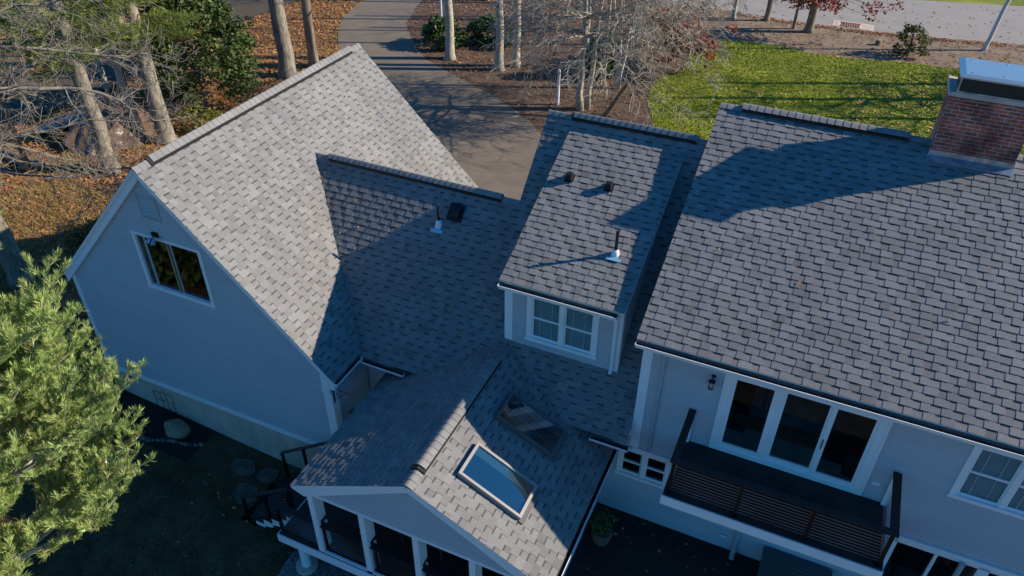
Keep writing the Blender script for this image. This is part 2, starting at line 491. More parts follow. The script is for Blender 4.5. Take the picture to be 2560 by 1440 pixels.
def ridge_cap(parent, A, B, sideA, sideB, half=0.15, vent=None, seed=0, lift=0.0):
    """folded cap shingles along A->B, sides run down sideA / sideB (unit vectors); vent=(t0,t1) metres raised on a black ridge vent"""
    A = V(A); B = V(B); L = (B - A).length; D = (B - A) / L
    sa = V(sideA).normalized(); sb = V(sideB).normalized(); up = V((0, 0, 1))
    rnd = random.Random(seed)
    mb = MB()
    t = 0.0; e = 0.165
    while t < L - 0.02:
        t1 = min(t + e, L)
        raised = vent and vent[0] <= t + e * 0.5 <= vent[1]
        h = (0.09 if raised else 0.02) + lift
        hw = half * (1.08 if raised else 1)
        k = rnd.uniform(0.95, 1.12)
        prof = []
        for s_, sv in ((1, sa), (0.55, sa), (0.18, sa), (0, None), (0.18, sb), (0.55, sb), (1, sb)):
            p = V((0, 0, 0)) if sv is None else sv * hw * s_
            prof.append(p + up * (h - (0.012 if sv is None else 0) - (0.0 if abs(s_) < 1 else 0.008)))
        vs = []
        for tt, hh in ((t, 0.010), (t1 + 0.004, 0.0)):
            for p in prof: vs.append(A + D * tt + p + up * hh)
        n = len(prof)
        fs = [(i, i + 1, n + i + 1, n + i) for i in range(n - 1)]
        mb.add(vs, fs, 0, (k, k, k))
        vs2 = [A + D * t + p + up * 0.010 for p in prof] + [A + D * t + p - up * 0.02 for p in prof]
        mb.add(vs2, [(i, n + i, n + i + 1, i + 1) for i in range(n - 1)], 0, (0.5 * k,) * 3)
        t += e
    o = mb.build("ridge_cap", [M_sh], parent)
    if vent:
        mb = MB()
        a = A + D * vent[0]; b = A + D * vent[1]
        pr = [sa * (half + 0.02) + up * 0.012, sa * (half + 0.02) + up * 0.068, up * 0.062, sb * (half + 0.02) + up * 0.068, sb * (half + 0.02) + up * 0.012]
        mb.prism([a + p for p in pr], b - a)
        mb.build("ridge_vent", M_black, parent)
    return o

def gutter(parent, A, B, out, w=0.145, h=0.12, inner=True, label=None):
    """open k-style gutter from A to B (top outer level), hung on the side away from 'out'"""
    A = V(A); B = V(B); o = V(out).normalized(); D = (B - A).normalized(); up = V((0, 0, 1))
    prof = [V((0, 0, 0)), o * 0 - up * h, o * w * 0.6 - up * h, o * w * 0.75 - up * h * 0.45, o * w - up * h * 0.25, o * w,
            o * (w - 0.012), o * (w - 0.014) - up * h * 0.2, o * w * 0.7 - up * h * 0.42, o * w * 0.55 - up * (h - 0.01), o * 0.01 - up * (h - 0.01), o * 0.01]
    mb = MB(); n = len(prof)
    vs = [A + p for p in prof] + [B + p for p in prof]
    mb.add(vs, [(i, (i + 1) % n, n + (i + 1) % n, n + i) for i in range(6)] , 0); mb.add(vs, [(i, (i + 1) % n, n + (i + 1) % n, n + i) for i in range(6, n)], 1)
    for q in (A, B):
        mb.add([q, q - up * h, q + o * w * 0.6 - up * h, q + o * w * 0.75 - up * h * 0.45, q + o * w], [(0, 1, 2, 3, 4)], 0)
    L = (B - A).length
    k = int(L / 0.75)
    for i in range(k + 1):
        p = A + D * (0.2 + i * 0.75)
        if (p - A).length < L: mb.obox(p - up * 0.05, D * 0.02, o * w * .8, up * 0.006, 1)
    g = mb.build("gutter", [M_trim, M_gin], parent, label=label)
    rnd = random.Random(int(abs(A.x * 100)))
    mb = MB()
    mb.obox(A + o * 0.012 - up * (h - 0.018), B - A, o * (w * 0.55 - 0.014), up * 0.03, 0)
    for i in range(int(L * 12)):
        p = A + D * rnd.uniform(0.02, L - 0.05) + o * rnd.uniform(0.02, w * 0.5) - up * (h - 0.05)
        r = rnd.uniform(0.015, 0.04)
        mb.add([p + V((-r, 0, 0)), p + V((0, -r, 0.01)), p + V((r, 0, 0.02)), p + V((0, r, 0))], [(0, 1, 2, 3)], 0)
    mb.build("gutter_debris", M_soil, g)
    return g

# ================================================================= THE HOUSE
house = thing("house", "large pale blue-grey clapboard house with several grey shingled roofs and white trim", "house", (0, 0, 0))
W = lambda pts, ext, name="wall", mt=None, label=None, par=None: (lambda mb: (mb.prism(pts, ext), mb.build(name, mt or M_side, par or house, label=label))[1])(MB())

EY = -0.232                                   # main eave overhangs the wall
HE, HR, DM = 5.582, 8.230, 5.374
tm = (HR - HE) / (DM - EY)
P0 = lambda y: 6.017 + 0.966 * (y - 2.898)          # connector / middle plane
GZ = lambda x: 7.369 - 1.009 * abs(x + 11.012)      # garage planes
# --- main block (right)
XR = 10.6
def panels(y0, y1, x0, x1, z0, z1, holes, name="wall", label=None, axis='y'):
    """wall slab with rectangular holes (a0,a1,z0,z1), built as butted boxes"""
    mb = MB()
    xs = sorted(set([x0, x1] + [h[0] for h in holes] + [h[1] for h in holes]))
    for a, b in zip(xs[:-1], xs[1:]):
        hs = sorted([h for h in holes if h[0] < b - 1e-6 and h[1] > a + 1e-6], key=lambda h: h[2])
        z = z0
        for h in hs:
            if h[2] > z + 1e-6: add_panel(mb, a, b, z, h[2], y0, y1, axis)
            z = h[3]
        if z < z1 - 1e-6: add_panel(mb, a, b, z, z1, y0, y1, axis)
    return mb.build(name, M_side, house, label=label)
def add_panel(mb, a, b, z0, z1, y0, y1, axis):
    if axis == 'y':
        mb.box((a, y0, z0), (b, y1, z1)); clap(mb, [[(a, z0), (b, z0), (b, z1), (a, z1)]], y0)
    else: mb.box((y0, a, z0), (y1, b, z1))
YW = 0.03
door_h = (1.86, 4.78, 3.06, 5.17)
winR = (6.24, 6.93, 3.86, 5.16); winR2 = (7.02, 7.71, 3.86, 5.16)
lw1 = (0.03, 0.47, 1.38, 2.14); lw2 = (0.56, 1.04, 1.38, 2.14)
panels(YW, YW + 0.15, 0.19, XR, 2.30, HE + 0.04, [door_h, winR, winR2], label="upper front wall of the main block above the deck")
panels(YW + 0.02, YW + 0.15, -6.70, XR, -1.3, 2.30, [lw1, lw2, (5.75, 7.2, 0.1, 2.1), (7.4, 9.4, 0.1, 2.1), (-4.6, -2.6, 0.05, 2.05)], label="lower front wall behind the deck")
W([(0.19, YW + .15, 2.3), (0.19, YW + .15, HE + 0.1), (0.19, DM, HR - 0.08), (0.19, 11.02, HE + 0.04), (0.19, 11.02, 2.3)], (0.15, 0, 0), label="left gable wall of the main block")
W([(XR - .15, YW, -1), (XR - .15, YW, HE + 0.04), (XR - .15, DM, HR - 0.08), (XR - .15, 11.02, HE + 0.04), (XR - .15, 11.02, -1)], (0.15, 0, 0), label="right gable wall of the main block")
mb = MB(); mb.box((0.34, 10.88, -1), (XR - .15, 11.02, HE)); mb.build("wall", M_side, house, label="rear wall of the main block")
cm = 1 / math.hypot(1, tm)
r1 = roof(house, (.04, EY, HE - 0.014), (1, 0, 0), (0, 1, tm), [[(0, 0), (XR + .2, 0), (XR + .2, (DM - EY) / cm), (0, (DM - EY) / cm)]], 1, label="front slope of the main roof, partly in the chimney's shadow")
roof(house, (XR + .24, 2 * DM - EY, HE - 0.014), (-1, 0, 0), (0, -1, tm), [[(0, 0), (XR + .2, 0), (XR + .2, (DM - EY) / cm), (0, (DM - EY) / cm)]], 2, e=0.4, label="rear slope of the main roof")
ridge_cap(r1, (.04, DM, HR), (XR + .2, DM, HR), (0, -1, -tm), (0, 1, -tm), vent=(0.52, 3.95), seed=1)
# rake trim of main roof
mb = MB()
mb.prism([(0.06, EY + .01, HE - 0.065), (0.06, DM, HR - 0.065), (0.06, DM, HR - 0.22), (0.06, EY + .01, HE - 0.20)], (0.028, 0, 0))
mb.build("rake_board", M_trim, r1)
gutter(r1, (0.05, EY, HE - 0.055), (XR, EY, HE - 0.055), (0, -1, 0))
mb = MB(); mb.box((0.09, EY + .002, HE - .16), (XR, YW - .002, HE - .14)); mb.build("soffit", M_trim, r1)
# corner board
mb = MB(); mb.box((0.16, YW - 0.03, 2.335), (0.36, YW, HE - 0.165)); mb.box((0.36, YW - .028, HE - .33), (XR, YW, HE - .165)); mb.build("trim_board", M_trim, house, label="white corner board and frieze of the main block")
mb = MB()
mb.box((0.24, YW - 0.045, 2.20), (XR, YW + .018, 2.30)); mb.box((0.24, YW - 0.06, 2.302), (XR, YW - 0.002, 2.33))
mb.build("belt_trim", M_trim, house)

def window(parent, x0, x1, z0, z1, y, n=1, tw=0.10, sill=True, muntin=True, blinds=True, dh=True, label=None, face=-1, blind_col=None, gap=0.09):
    """window in a wall facing -Y; outer glass area x0..x1 split into n sashes; trim around"""
    mb = MB()
    d = 0.035
    mb.box((x0 - tw, y - d, z1), (x1 + tw, y + 0.04, z1 + tw * 0.9)); mb.box((x0 - tw, y - d, z0), (x0, y + 0.04, z1)); mb.box((x1, y - d, z0), (x1 + tw, y + 0.04, z1))
    if sill: mb.box((x0 - tw - 0.02, y - d - 0.03, z0 - 0.08), (x1 + tw + 0.02, y + 0.04, z0))
    else: mb.box((x0 - tw, y - d, z0 - tw), (x1 + tw, y + 0.04, z0))
    sw = (x1 - x0 - gap * (n - 1)) / n
    for i in range(n - 1):
        a = x0 + sw * (i + 1) + gap * i
        mb.box((a, y - d + 0.002, z0), (a + gap, y + 0.04, z1))
    w_ = mb.build("window", M_trim, parent, label=label)
    for i in range(n):
        a = x0 + i * (sw + gap); b = a + sw
        zm = (z0 + z1) / 2
        mb = MB(); f = 0.035
        mb.box((a, y, z0), (a + f, y + .05, z1)); mb.box((b - f, y, z0), (b, y + .05, z1))
        mb.box((a + f, y, z0), (b - f, y + .05, z0 + f * 1.4)); mb.box((a + f, y, z1 - f), (b - f, y + .05, z1))
        if dh: mb.box((a + f, y - 0.004, zm - 0.02), (b - f, y + .05, zm + 0.025))
        mb.build("sash", M_trim2 if not dh else M_trim, w_)
        mb = MB(); mb.box((a + f, y + .025, z0 + f * 1.4), (b - f, y + .031, z1 - f)); mb.build("pane", M_glass, w_)
        if muntin:
            mb = MB(); xm = (a + b) / 2
            for q in (a + f + (b - a - 2 * f) * 0.25, a + f + (b - a - 2 * f) * 0.72):
                mb.box((q - .009, y + .033, z0 + f), (q + .009, y + .042, z1 - f))
            mb.build("muntin", M_trim, w_)
        if blinds:
            mb = MB(); zz = z0 + f
            while zz < z1 - f:
                mb.obox((a + f, y + .045, zz), (b - a - 2 * f, 0, 0), (0, 0.03, 0.022), (0, 0, 0.004)); zz += 0.05
            mb.build("blind", blind_col or M_blind, w_)
    return w_

# lower windows
window(house, 0.03, 1.04, 1.38, 2.12, YW + .02, n=2, tw=0.09, muntin=False, blinds=False, label="pair of small dark windows beneath the balcony")
window(house, 6.24, 7.71, 3.86, 5.10, YW, n=2, tw=0.11, label="upstairs double-hung windows right of the balcony door")
# big lower sliding doors on the right
for a, b, lb in ((5.75, 7.2, "dark ground-floor glass door behind the balcony end"), (7.4, 9.4, "dark ground-floor glass door at the right edge")):
    mb = MB(); y = YW + .02
    mb.box((a - .12, y - .035, 0.02), (a, y + .04, 2.1)); mb.box((b, y - .035, 0.02), (b + .08, y + .04, 2.1)); mb.box((a, y - .035, 2.1), (b, y + .04, 2.198)); mb.box((a, y - .035, .02), (b, y + .04, .1))
    mb.box(((a + b) / 2 - .03, y, .1), ((a + b) / 2 + .03, y + .04, 2.1))
    d_ = mb.build("glass_door", M_trim, house, label=lb)
    mb = MB(); mb.box((a, y + .05, .1), (b, y + .056, 2.1)); mb.build("pane", M_glass, d_)

# balcony door: three panels
y = YW
mb = MB()
mb.box((1.80, y - .04, 3.055), (1.95, y + .06, 5.17)); mb.box((4.62, y - .04, 3.055), (4.80, y + .06, 5.17))
mb.box((1.95, y - .04, 5.10), (4.62, y + .06, 5.17)); mb.box((1.78, y - .05, 5.172), (4.82, y + .06, 5.215)); mb.box((1.95, y - .04, 3.055), (4.62, y + .06, 3.16))
mb.box((1.80, y - .055, 3.16), (1.84, y - .04, 5.17)); mb.box((4.76, y - .055, 3.16), (4.80, y - .04, 5.17))
door = mb.build("balcony_door", M_trim, house, label="wide white three-panel glass door opening onto the balcony")
for k, (a, b, off) in enumerate(((1.95, 2.86, 0.0), (2.86, 3.80, .03), (3.80, 4.62, 0.0))):
    mb = MB(); f = 0.085 if k != 1 else 0.07
    fl = f + (0.05 if k == 1 else 0); fr_ = f + (0.035 if k == 0 else -0.02)
    mb.box((a, y - .02 + off, 3.16), (a + fl, y + .03 + off, 5.10)); mb.box((b - fr_, y - .02 + off, 3.16), (b, y + .03 + off, 5.10))
    mb.box((a + fl, y - .02 + off, 3.16), (b - fr_, y + .03 + off, 3.16 + .13)); mb.box((a + fl, y - .02 + off, 5.10 - .05), (b - fr_, y + .03 + off, 5.10))
    s_ = mb.build("door_panel", M_trim, door)
    mb = MB(); mb.box((a + fl, y + .005 + off, 3.29), (b - fr_, y + .012 + off, 5.05)); mb.build("pane", M_glass, door)
mb = MB(); mb.box((3.81, y - .05, 3.95), (3.83, y - .02, 4.2)); mb.build("door_handle", M_black, door)
# interior upstairs
mb = MB(); mb.box((0.4, .2, 2.6), (XR - .2, 6, 3.0), 0); mb.box((1.9, .9, 3.002), (5.0, 1.35, 3.01), 1); mb.box((1.5, .75, 3.0), (2.4, 2.2, 3.5), 2); mb.box((4.4, .45, 3.0), (4.9, .9, 3.6), 2)
mb.box((0.35, 5.0, 2.72), (XR - .2, 5.1, 5.3), 2); mb.box((0.4, .2, 5.40), (XR - .2, 5, 5.44), 2); mb.box((4.0, .7, 2.73), (5.0, 1.4, 3.15), 2)
mb.build("interior", [M_floor, M_rug, M_int], house)
mb = MB(); mb.box((-6.6, .2, -.2), (XR - .2, 5, -.1), 0); mb.box((-6.6, 4, -.1), (XR - .2, 4.1, 2.5), 1); mb.box((6.2, .8, -.1), (7.4, 1.6, .5), 1); mb.box((8.0, .9, -.1), (9.2, 1.7, .6), 1)
mb.build("interior", [M_floor, M_int], house, label="dark ground-floor room behind the glass doors")

# balcony
bal = thing("balcony", None, None, (0, 0, 0))
bal.parent = house
x0, x1, yf, zf = 1.25, 5.29, -1.565, 3.035
mb = MB(); n = 9
bw = (YW - yf - .002) / n
for i in range(n): mb.box((x0, yf + i * bw + .004, zf - .03), (x1, yf + (i + 1) * bw - .004, zf))
mb.box((x0 + .02, yf + .02, zf - .06), (x1 - .02, YW - .05, zf - .032))
bd = mb.build("floor", M_deckx, bal)
mb = MB(); mb.box((x0 - .02, yf - .03, zf - .27), (x1 + .02, yf, zf - .03)); mb.box((x0 - .02, yf, zf - .27), (x0 + .01, YW - .05, zf - .03)); mb.box((x1 - .01, yf, zf - .27), (x1 + .02, YW - .05, zf - .03))
mb.build("fascia", M_trim, bal)
rx0, rx1, ry, rz = 1.34, 5.22, -1.46, zf + 0.93
mb = MB(); hw = .075
mb.box((rx0 - hw, ry - hw, rz - .03), (rx1 + hw, ry + hw, rz)); mb.box((rx0 - hw, ry + hw, rz - .032), (rx0 + hw, YW - .04, rz - .002)); mb.box((rx1 - hw, ry + hw, rz - .032), (rx1 + hw, YW - .04, rz - .002))
mb.build("rail_cap", M_deckx, bal)
for px in (rx0, rx0 + (rx1 - rx0) / 3, rx0 + 2 * (rx1 - rx0) / 3, rx1):
    mb = MB(); mb.box((px - .03, ry - .03, zf), (px + .03, ry + .03, rz - .034)); mb.box((px - .065, ry - .065, zf + .001), (px + .065, ry + .065, zf + .012)); mb.build("post", M_rail, bal)
for px in (rx0, rx1):
    mb = MB(); mb.box((px - .05, YW - .075, zf), (px + .05, YW - .04, rz - .034)); mb.build("post", M_trim, bal, label="white half post against the wall")
mb = MB()
for i in range(10):
    z = zf + .085 + i * .083
    mb.tube([(rx0, ry, z), (rx1, ry, z)], .005, 4); mb.tube([(rx0, ry, z), (rx0, YW - .05, z)], .005, 4); mb.tube([(rx1, ry, z), (rx1, YW - .05, z)], .005, 4)
mb.build("railing_cable", M_cable, bal)
for px in (x0 + .12, x1 - .2):
    mb = MB()
    mb.prism([(px, YW - .06, zf - .27), (px, yf + .08, zf - .27), (px, yf + .08, zf - .36), (px, YW - .06, zf - 1.0)], (.12, 0, 0)); mb.build("bracket", M_deckx, bal)

# wall fittings
mb = MB(); mb.tube([(0.60, YW - .045, 5.26), (0.60, YW - .045, 2.9), (0.60, YW - .045, 2.36)], .042, 8); mb.build("downspout", M_trim2, house, label="painted downspout on the upper wall beside the corner board")
mb = MB(); mb.tube([(2.86, YW - .05, 2.19), (2.86, YW - .05, .22), (2.86, YW - .12, .09), (2.86, YW - .26, .05)], [.055] * 4, 10); mb.build("downspout", M_trim2, house, label="painted downspout beneath the balcony down to the deck")
mb = MB(); mb.tube([(6.9, YW - .09, 2.19), (6.9, YW - .09, .1)], .05, 10); mb.build("downspout", M_trim2, house, label="grey downspout by the ground-floor glass doors")
for (ax, az, lb) in ((4.96, 3.49, "small white outlet box right of the balcony door"), (2.57, .42, "small white outlet box low on the wall under the balcony")):
    mb = MB(); mb.box((ax - .07, YW - .035, az - .035), (ax + .07, YW, az + .035)); mb.box((ax - .05, YW - .042, az - .02), (ax + .05, YW - .035, az + .02)); mb.build("outlet_cover", M_trim, house, label=lb)
def lantern(x, y, z, par, label):
    t = MB()
    t.tube([(x, y, z + .14), (x, y - .10, z + .16), (x, y - .13, z + .10)], [.014] * 3, 6); t.tube([(x, y, z + .11), (x, y - .02, z + .11)], .05, 10)
    t.tube([(x, y - .13, z + .12), (x, y - .13, z + .07), (x, y - .13, z + .065)], [.015, .07, .075], 10)
    for k in range(6):
        a = k * math.pi / 3; t.tube([(x + .055 * math.cos(a), y - .13 + .055 * math.sin(a), z + .065), (x + .045 * math.cos(a), y - .13 + .045 * math.sin(a), z - .10)], .006, 4)
    t.tube([(x, y - .13, z - .10), (x, y - .13, z - .12), (x, y - .13, z - .14)], [.05, .055, .015], 10)
    o = t.build("wall_lantern", M_rail, par, label=label)
    g = MB(); g.tube([(x, y - .13, z + .06), (x, y - .13, z - .098)], [.045, .036], 10); g.build("lamp_glass", M_intl, o)
lantern(1.59, YW, 4.86, house, "black wall lantern left of the balcony door")

# --- chimney
ch = thing("chimney", None, None, (0, 0, 0)); ch.parent = house
cx0, cx1, cy0, cy1 = 4.425, 5.96, 5.012, 5.82
mb = MB(); mb.box((cx0, cy0, 7.6), (cx1, cy1, 9.20)); mb.box((cx0 - .02, cy0 - .02, 9.20), (cx1 + .02, cy1 + .02, 9.276)); mb.box((cx0 - .04, cy0 - .04, 9.276), (cx1 + .04, cy1 + .04, 9.352))
mb.build("brick_stack", M_brick, ch)
mb = MB(); mb.prism([(cx0 - .05, cy0 - .05, 9.353), (cx1 + .05, cy0 - .05, 9.353), (cx1 + .05, cy1 + .05, 9.353), (cx0 - .05, cy1 + .05, 9.353)], (0, 0, .08)); mb.build("crown", M_conc, ch)
mb = MB()
q = .10
mb.box((cx0 + q, cy0 + q - .12, 9.434), (cx1 - q, cy0 + q - .115, 9.756), 1); mb.box((cx0 + q, cy1 - q, 9.434), (cx1 - q, cy1 - q + .005, 9.756), 1)
mb.box((cx0 + q, cy0 + q - .11, 9.434), (cx0 + q + .005, cy1 - q, 9.756), 1); mb.box((cx1 - q, cy0 + q - .11, 9.434), (cx1 - q + .005, cy1 - q, 9.756), 1)
mb.box((cx0 + q - .03, cy0 - .04, 9.435), (cx1 - q + .03, cy0 - .022, 9.466), 0); mb.box((cx0 + q - .03, cy0 - .04, 9.736), (cx1 - q + .03, cy0 - .022, 9.756), 0)
mb.box((cx0 + q - .03, cy0 - .04, 9.466), (cx0 + q, cy0 - .022, 9.736), 0)
capb = mb.build("spark_screen", [M_galv, M_mesh], ch)
mb = MB()
kx0, kx1, ky0, ky1, kz = 4.455, 6.0, 4.86, 6.02, 9.79
zin = kz + .035
o8 = [(kx0, ky0, kz), (kx1, ky0, kz), (kx1, ky1, kz), (kx0, ky1, kz)]
i8 = [(kx0 + .10, ky0 + .10, zin), (kx1 - .10, ky0 + .10, zin), (kx1 - .10, ky1 - .10, zin), (kx0 + .10, ky1 - .10, zin)]
mb.add(o8 + i8, [(0, 1, 5, 4), (1, 2, 6, 5), (2, 3, 7, 6), (3, 0, 4, 7), (4, 5, 6, 7)], 0)
dn = [(a, b, c - .03) for a, b, c in o8]
mb.add(o8 + dn, [(0, 4, 5, 1), (1, 5, 6, 2), (2, 6, 7, 3), (3, 7, 4, 0), (4, 7, 6, 5)], 0)
mb.build("hood", M_steelb, ch)
mb = MB()
for (a, b) in ((4.66, 5.07), (5.2, 5.07), (5.75, 5.07), (4.66, 5.8), (5.3, 5.82)):
    mb = MB(); mb.tube([(a, b, zin + .001), (a, b, zin + .012)], .014, 8); mb.build('screw', M_galv, ch)
pass
mb = MB(); zr = lambda y: HE + tm * (y - EY)
mb.box((cx0 - .012, cy0 - .012, zr(cy0) - .05), (cx1 + .012, cy0 - .001, zr(cy0) + .13))
mb.prism([(cx0 - .04, cy0 - .17, zr(cy0 - .17) + .012), (cx1 + .04, cy0 - .17, zr(cy0 - .17) + .012), (cx1 + .04, cy0 - .012, zr(cy0) + .02), (cx0 - .04, cy0 - .012, zr(cy0) + .02)], (0, 0, .006))
for k in range(4):
    ya = cy0 + k * .11
    mb.box((cx0 - .014, ya, zr(ya) - .02), (cx0 - .002, ya + .108, zr(ya) + .16)); mb.box((cx1 + .002, ya, zr(ya) - .02), (cx1 + .014, ya + .108, zr(ya) + .16))
mb.build("flashing", M_galv, ch)

# --- middle block and connector (one front plane)
cp = 1 / math.hypot(1, .966)
vy = lambda y_: (y_ + 0.42) / cp                      # y -> v, eave at y=-0.42
OP = (0, -0.42, P0(-0.42) - .014)
XM, YR = -3.83, 4.58
xv = lambda y_: -11.012 + (7.369 - P0(y_)) / 1.009
r2 = roof(house, OP, (1, 0, 0), (0, 1, .966), [[(xv(-.42), 0), (XM, 0), (XM, vy(2.898)), (xv(2.898), vy(2.898))], [(XM, 0), (0.17, 0), (0.17, vy(3.3)), (XM, vy(3.3))], [(XM, vy(3.3)), (0.04, vy(3.3)), (0.04, vy(YR)), (XM, vy(YR))]], 3,
          label="front slope of the link and middle roofs, mostly in blue shade")
gz_ = P0(YR)
roof(house, (0, 2 * YR + .42, P0(-.42) - .014), (-1, 0, 0), (0, -1, .966), [[(0.02, 0), (-XM, 0), (-XM, vy(YR)), (0.02, vy(YR))]], 4, e=.4, label="rear slope of the middle roof")
roof(house, (XM, 2 * 2.898 + .42, P0(-.42) - .014), (-1, 0, 0), (0, -1, .966), [[(0, 0), (2.6, 0), (5.78, vy(2.898)), (0, vy(2.898))]], 5, e=.4, label="rear slope of the link roof")
ridge_cap(r2, (XM, YR, gz_), (0.03, YR, gz_), (0, -1, -.966), (0, 1, -.966), vent=(0.62, 3.6), seed=2, half=.13)
zc = P0(2.898)
ridge_cap(r2, (xv(2.898) - .05, 2.898, zc), (XM, 2.898, zc), (0, -1, -.966), (0, 1, -.966), vent=(0.55, 5.45), seed=3, half=.13)
W([(XM + .04, .1, 0), (XM + .04, .1, P0(.1) - .08), (XM + .04, YR, gz_ - .08), (XM + .04, 2 * YR - .1, P0(.1) - .08), (XM + .04, 2 * YR - .1, 0)], (.12, 0, 0), label="left gable wall of the middle block")
mb = MB(); mb.prism([(XM + .01, 2.9, zc - .07), (XM + .01, YR, gz_ - .07), (XM + .01, YR, gz_ - .22), (XM + .01, 2.9, zc - .22)], (.03, 0, 0)); mb.build("rake_board", M_trim, r2)
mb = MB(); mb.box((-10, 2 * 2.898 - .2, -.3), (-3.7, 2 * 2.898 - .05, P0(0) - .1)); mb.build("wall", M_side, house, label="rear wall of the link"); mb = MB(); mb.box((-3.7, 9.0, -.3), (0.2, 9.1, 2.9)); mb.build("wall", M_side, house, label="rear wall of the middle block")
gutter(r2, (-6.45, -.42, P0(-.42) - .06), (-5.28, -.42, P0(-.42) - .06), (0, -1, 0), label="short gutter in the corner between garage and porch roofs")
gutter(r2, (-0.62, -.42, P0(-.42) - .06), (0.24, -.42, P0(-.42) - .06), (0, -1, 0), label="short gutter beside the main block")
mb = MB(); mb.box((-0.62, -.02 + .0, P0(-.42) - .14), (.16, .0, P0(-.42) - .02)); mb.build("soffit", M_trim, r2)
W([(-6.7, YW, 2.30), (-5.0, YW, 2.30), (-5.0, YW, P0(0) - .09), (-6.7, YW, P0(0) - .09)], (0, .15, 0), label="upper link wall in the notch between garage and porch")
W([(-0.9, YW, 2.30), (0.19, YW, 2.30), (0.19, YW, P0(0) - .09), (-0.9, YW, P0(0) - .09)], (0, .15, 0), label="small wall piece above the left ground-floor window")
# roof fittings on the plane
def pipe(x, y, zb, h, label, par, slope):
    b = MB()
    b.tube([(x, y, zb - .1), (x, y, zb + h)], .034, 12, cap=False); b.tube([(x, y, zb + h), (x, y, zb + h - .2)], .028, 12)
    o = b.build("vent_pipe", M_black, par, label=label)
    c = MB(); c.tube([(x, y, zb - .06), (x, y, zb + .08), (x, y, zb + .13)], [.095, .075, .045], 14, cap=False); c.build("pipe_boot", M_pvc, o)
    f = MB(); s = slope
    f.prism([(x - .16, y - .17, zb - .17 * s + .019), (x + .16, y - .17, zb - .17 * s + .019), (x + .16, y - .11, zb - .11 * s + .019), (x - .16, y - .11, zb - .11 * s + .019)], (0, 0, .006))
    f.prism([(x - .085, y - .11, zb - .11 * s + .0195), (x + .085, y - .11, zb - .11 * s + .0195), (x + .085, y + .02, zb + .02 * s + .0195), (x - .085, y + .02, zb + .02 * s + .0195)], (0, 0, .006)); f.build("pipe_flashing", M_lead, o)
pipe(-5.64, 2.16, P0(2.16), .50, "black vent pipe on the shaded link roof", house, .966)
nP = V((0, -.966, 1)).normalized(); uP = V((0, 1, .966)).normalized()
c0 = V((-5.30, 2.42, P0(2.42)))
mb = MB()
for k in range(5):
    pass
mb.obox(c0 + V((-.2, 0, 0)) - uP * .2 + nP * .016, (.40, 0, 0), uP * .44, nP * .012)
prof = [(-.12, .02), (-.12, .07), (-.06, .12), (.06, .13), (.15, .09), (.19, .02)]
mb.prism([c0 + V((-.14, 0, 0)) + uP * a + nP * b for a, b in prof], (.27, 0, 0))
mb.build("roof_vent", M_black, house, label="black box vent below the ridge of the link roof")

# --- dormer
dm = thing("dormer", None, None, (0, 0, 0)); dm.parent = house
DY, DZ, dsl = .332, 5.622, .445
dx0, dx1 = -3.17, -.392
cd = 1 / math.hypot(1, dsl)
dtop = (DZ - dsl * DY - (6.017 - .966 * 2.898)) / (.966 - dsl)
r3 = roof(dm, (dx0, DY, DZ - .014), (1, 0, 0), (0, 1, dsl), [[(0, 0), (dx1 - dx0, 0), (dx1 - dx0, (dtop - DY) / cd), (0, (dtop - DY) / cd)]], 6, slab=M_trim)
wx0, wx1, wy = -3.13, -.466, .60
dz = lambda y_: DZ + dsl * (y_ - DY)
holes = [(-2.45, -1.80, 4.16, 5.27), (-1.70, -1.05, 4.16, 5.27)]
mb = MB()
zt = dz(wy) - .07
xs = [wx0, -2.494, -1.838, -1.737, -1.081, wx1]
for a, b, hole in ((wx0, -2.494, 0), (-2.494, -1.838, 1), (-1.838, -1.737, 0), (-1.737, -1.081, 1), (-1.081, wx1, 0)):
    if hole: mb.box((a, wy, P0(wy) - .3), (b, wy + .1, 4.07)); mb.box((a, wy, 5.18), (b, wy + .1, zt))
    else: mb.box((a, wy, P0(wy) - .3), (b, wy + .1, zt))
    clap(mb, [[(a, P0(wy) - .2), (b, P0(wy) - .2), (b, 4.07), (a, 4.07)]] + ([] if hole else [[(a, 4.07), (b, 4.07), (b, zt), (a, zt)]]), wy)
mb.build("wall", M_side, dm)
for xa in (wx0, wx1 - .1):
    mb = MB(); mb.prism([(xa, wy + .1, P0(wy) - .3), (xa, wy + .1, zt), (xa, dtop, dz(dtop) - .07), (xa, dtop + .1, dz(dtop) - .07)], (.1, 0, 0)); mb.build("side_wall", M_side, dm)
mb = MB(); mb.box((wx0 - .02, wy - .025, P0(wy) + .02), (wx0 + .17, wy, zt - .1)); mb.box((wx1 - .17, wy - .025, P0(wy) - .01), (wx1 + .02, wy, zt - .1)); mb.box((wx1, wy, P0(wy) - .02), (wx1 + .02, wy + .12, zt)); mb.box((wx0 + .17, wy - .024, zt - .12), (wx1 - .17, wy, zt))
mb.build("corner_board", M_trim, dm)
mb = MB(); mb.prism([(wx1 + .001, wy + .12, zt - .09), (wx1 + .001, dtop, dz(dtop) - .19), (wx1 + .001, dtop, dz(dtop) - .065), (wx1 + .001, wy + .12, zt + .0)], (.02, 0, 0)); mb.build("rake_board", M_trim, dm)
window(dm, -2.494, -1.081, 4.07, 5.18, wy, n=2, tw=.12, gap=.10, label="pair of double-hung dormer windows with blinds")
gutter(dm, (dx0 + .02, DY, DZ - .06), (dx1 - .12, DY, DZ - .06), (0, -1, 0))
mb = MB(); mb.tube([(wx1 - .13, DY - .02, DZ - .16), (wx1 - .11, wy - .06, DZ - .30), (wx1 - .11, wy - .06, P0(wy) + .12), (wx1 - .11, wy - .16, P0(wy) + .0)], .04, 8); mb.build("downspout", M_trim, dm)
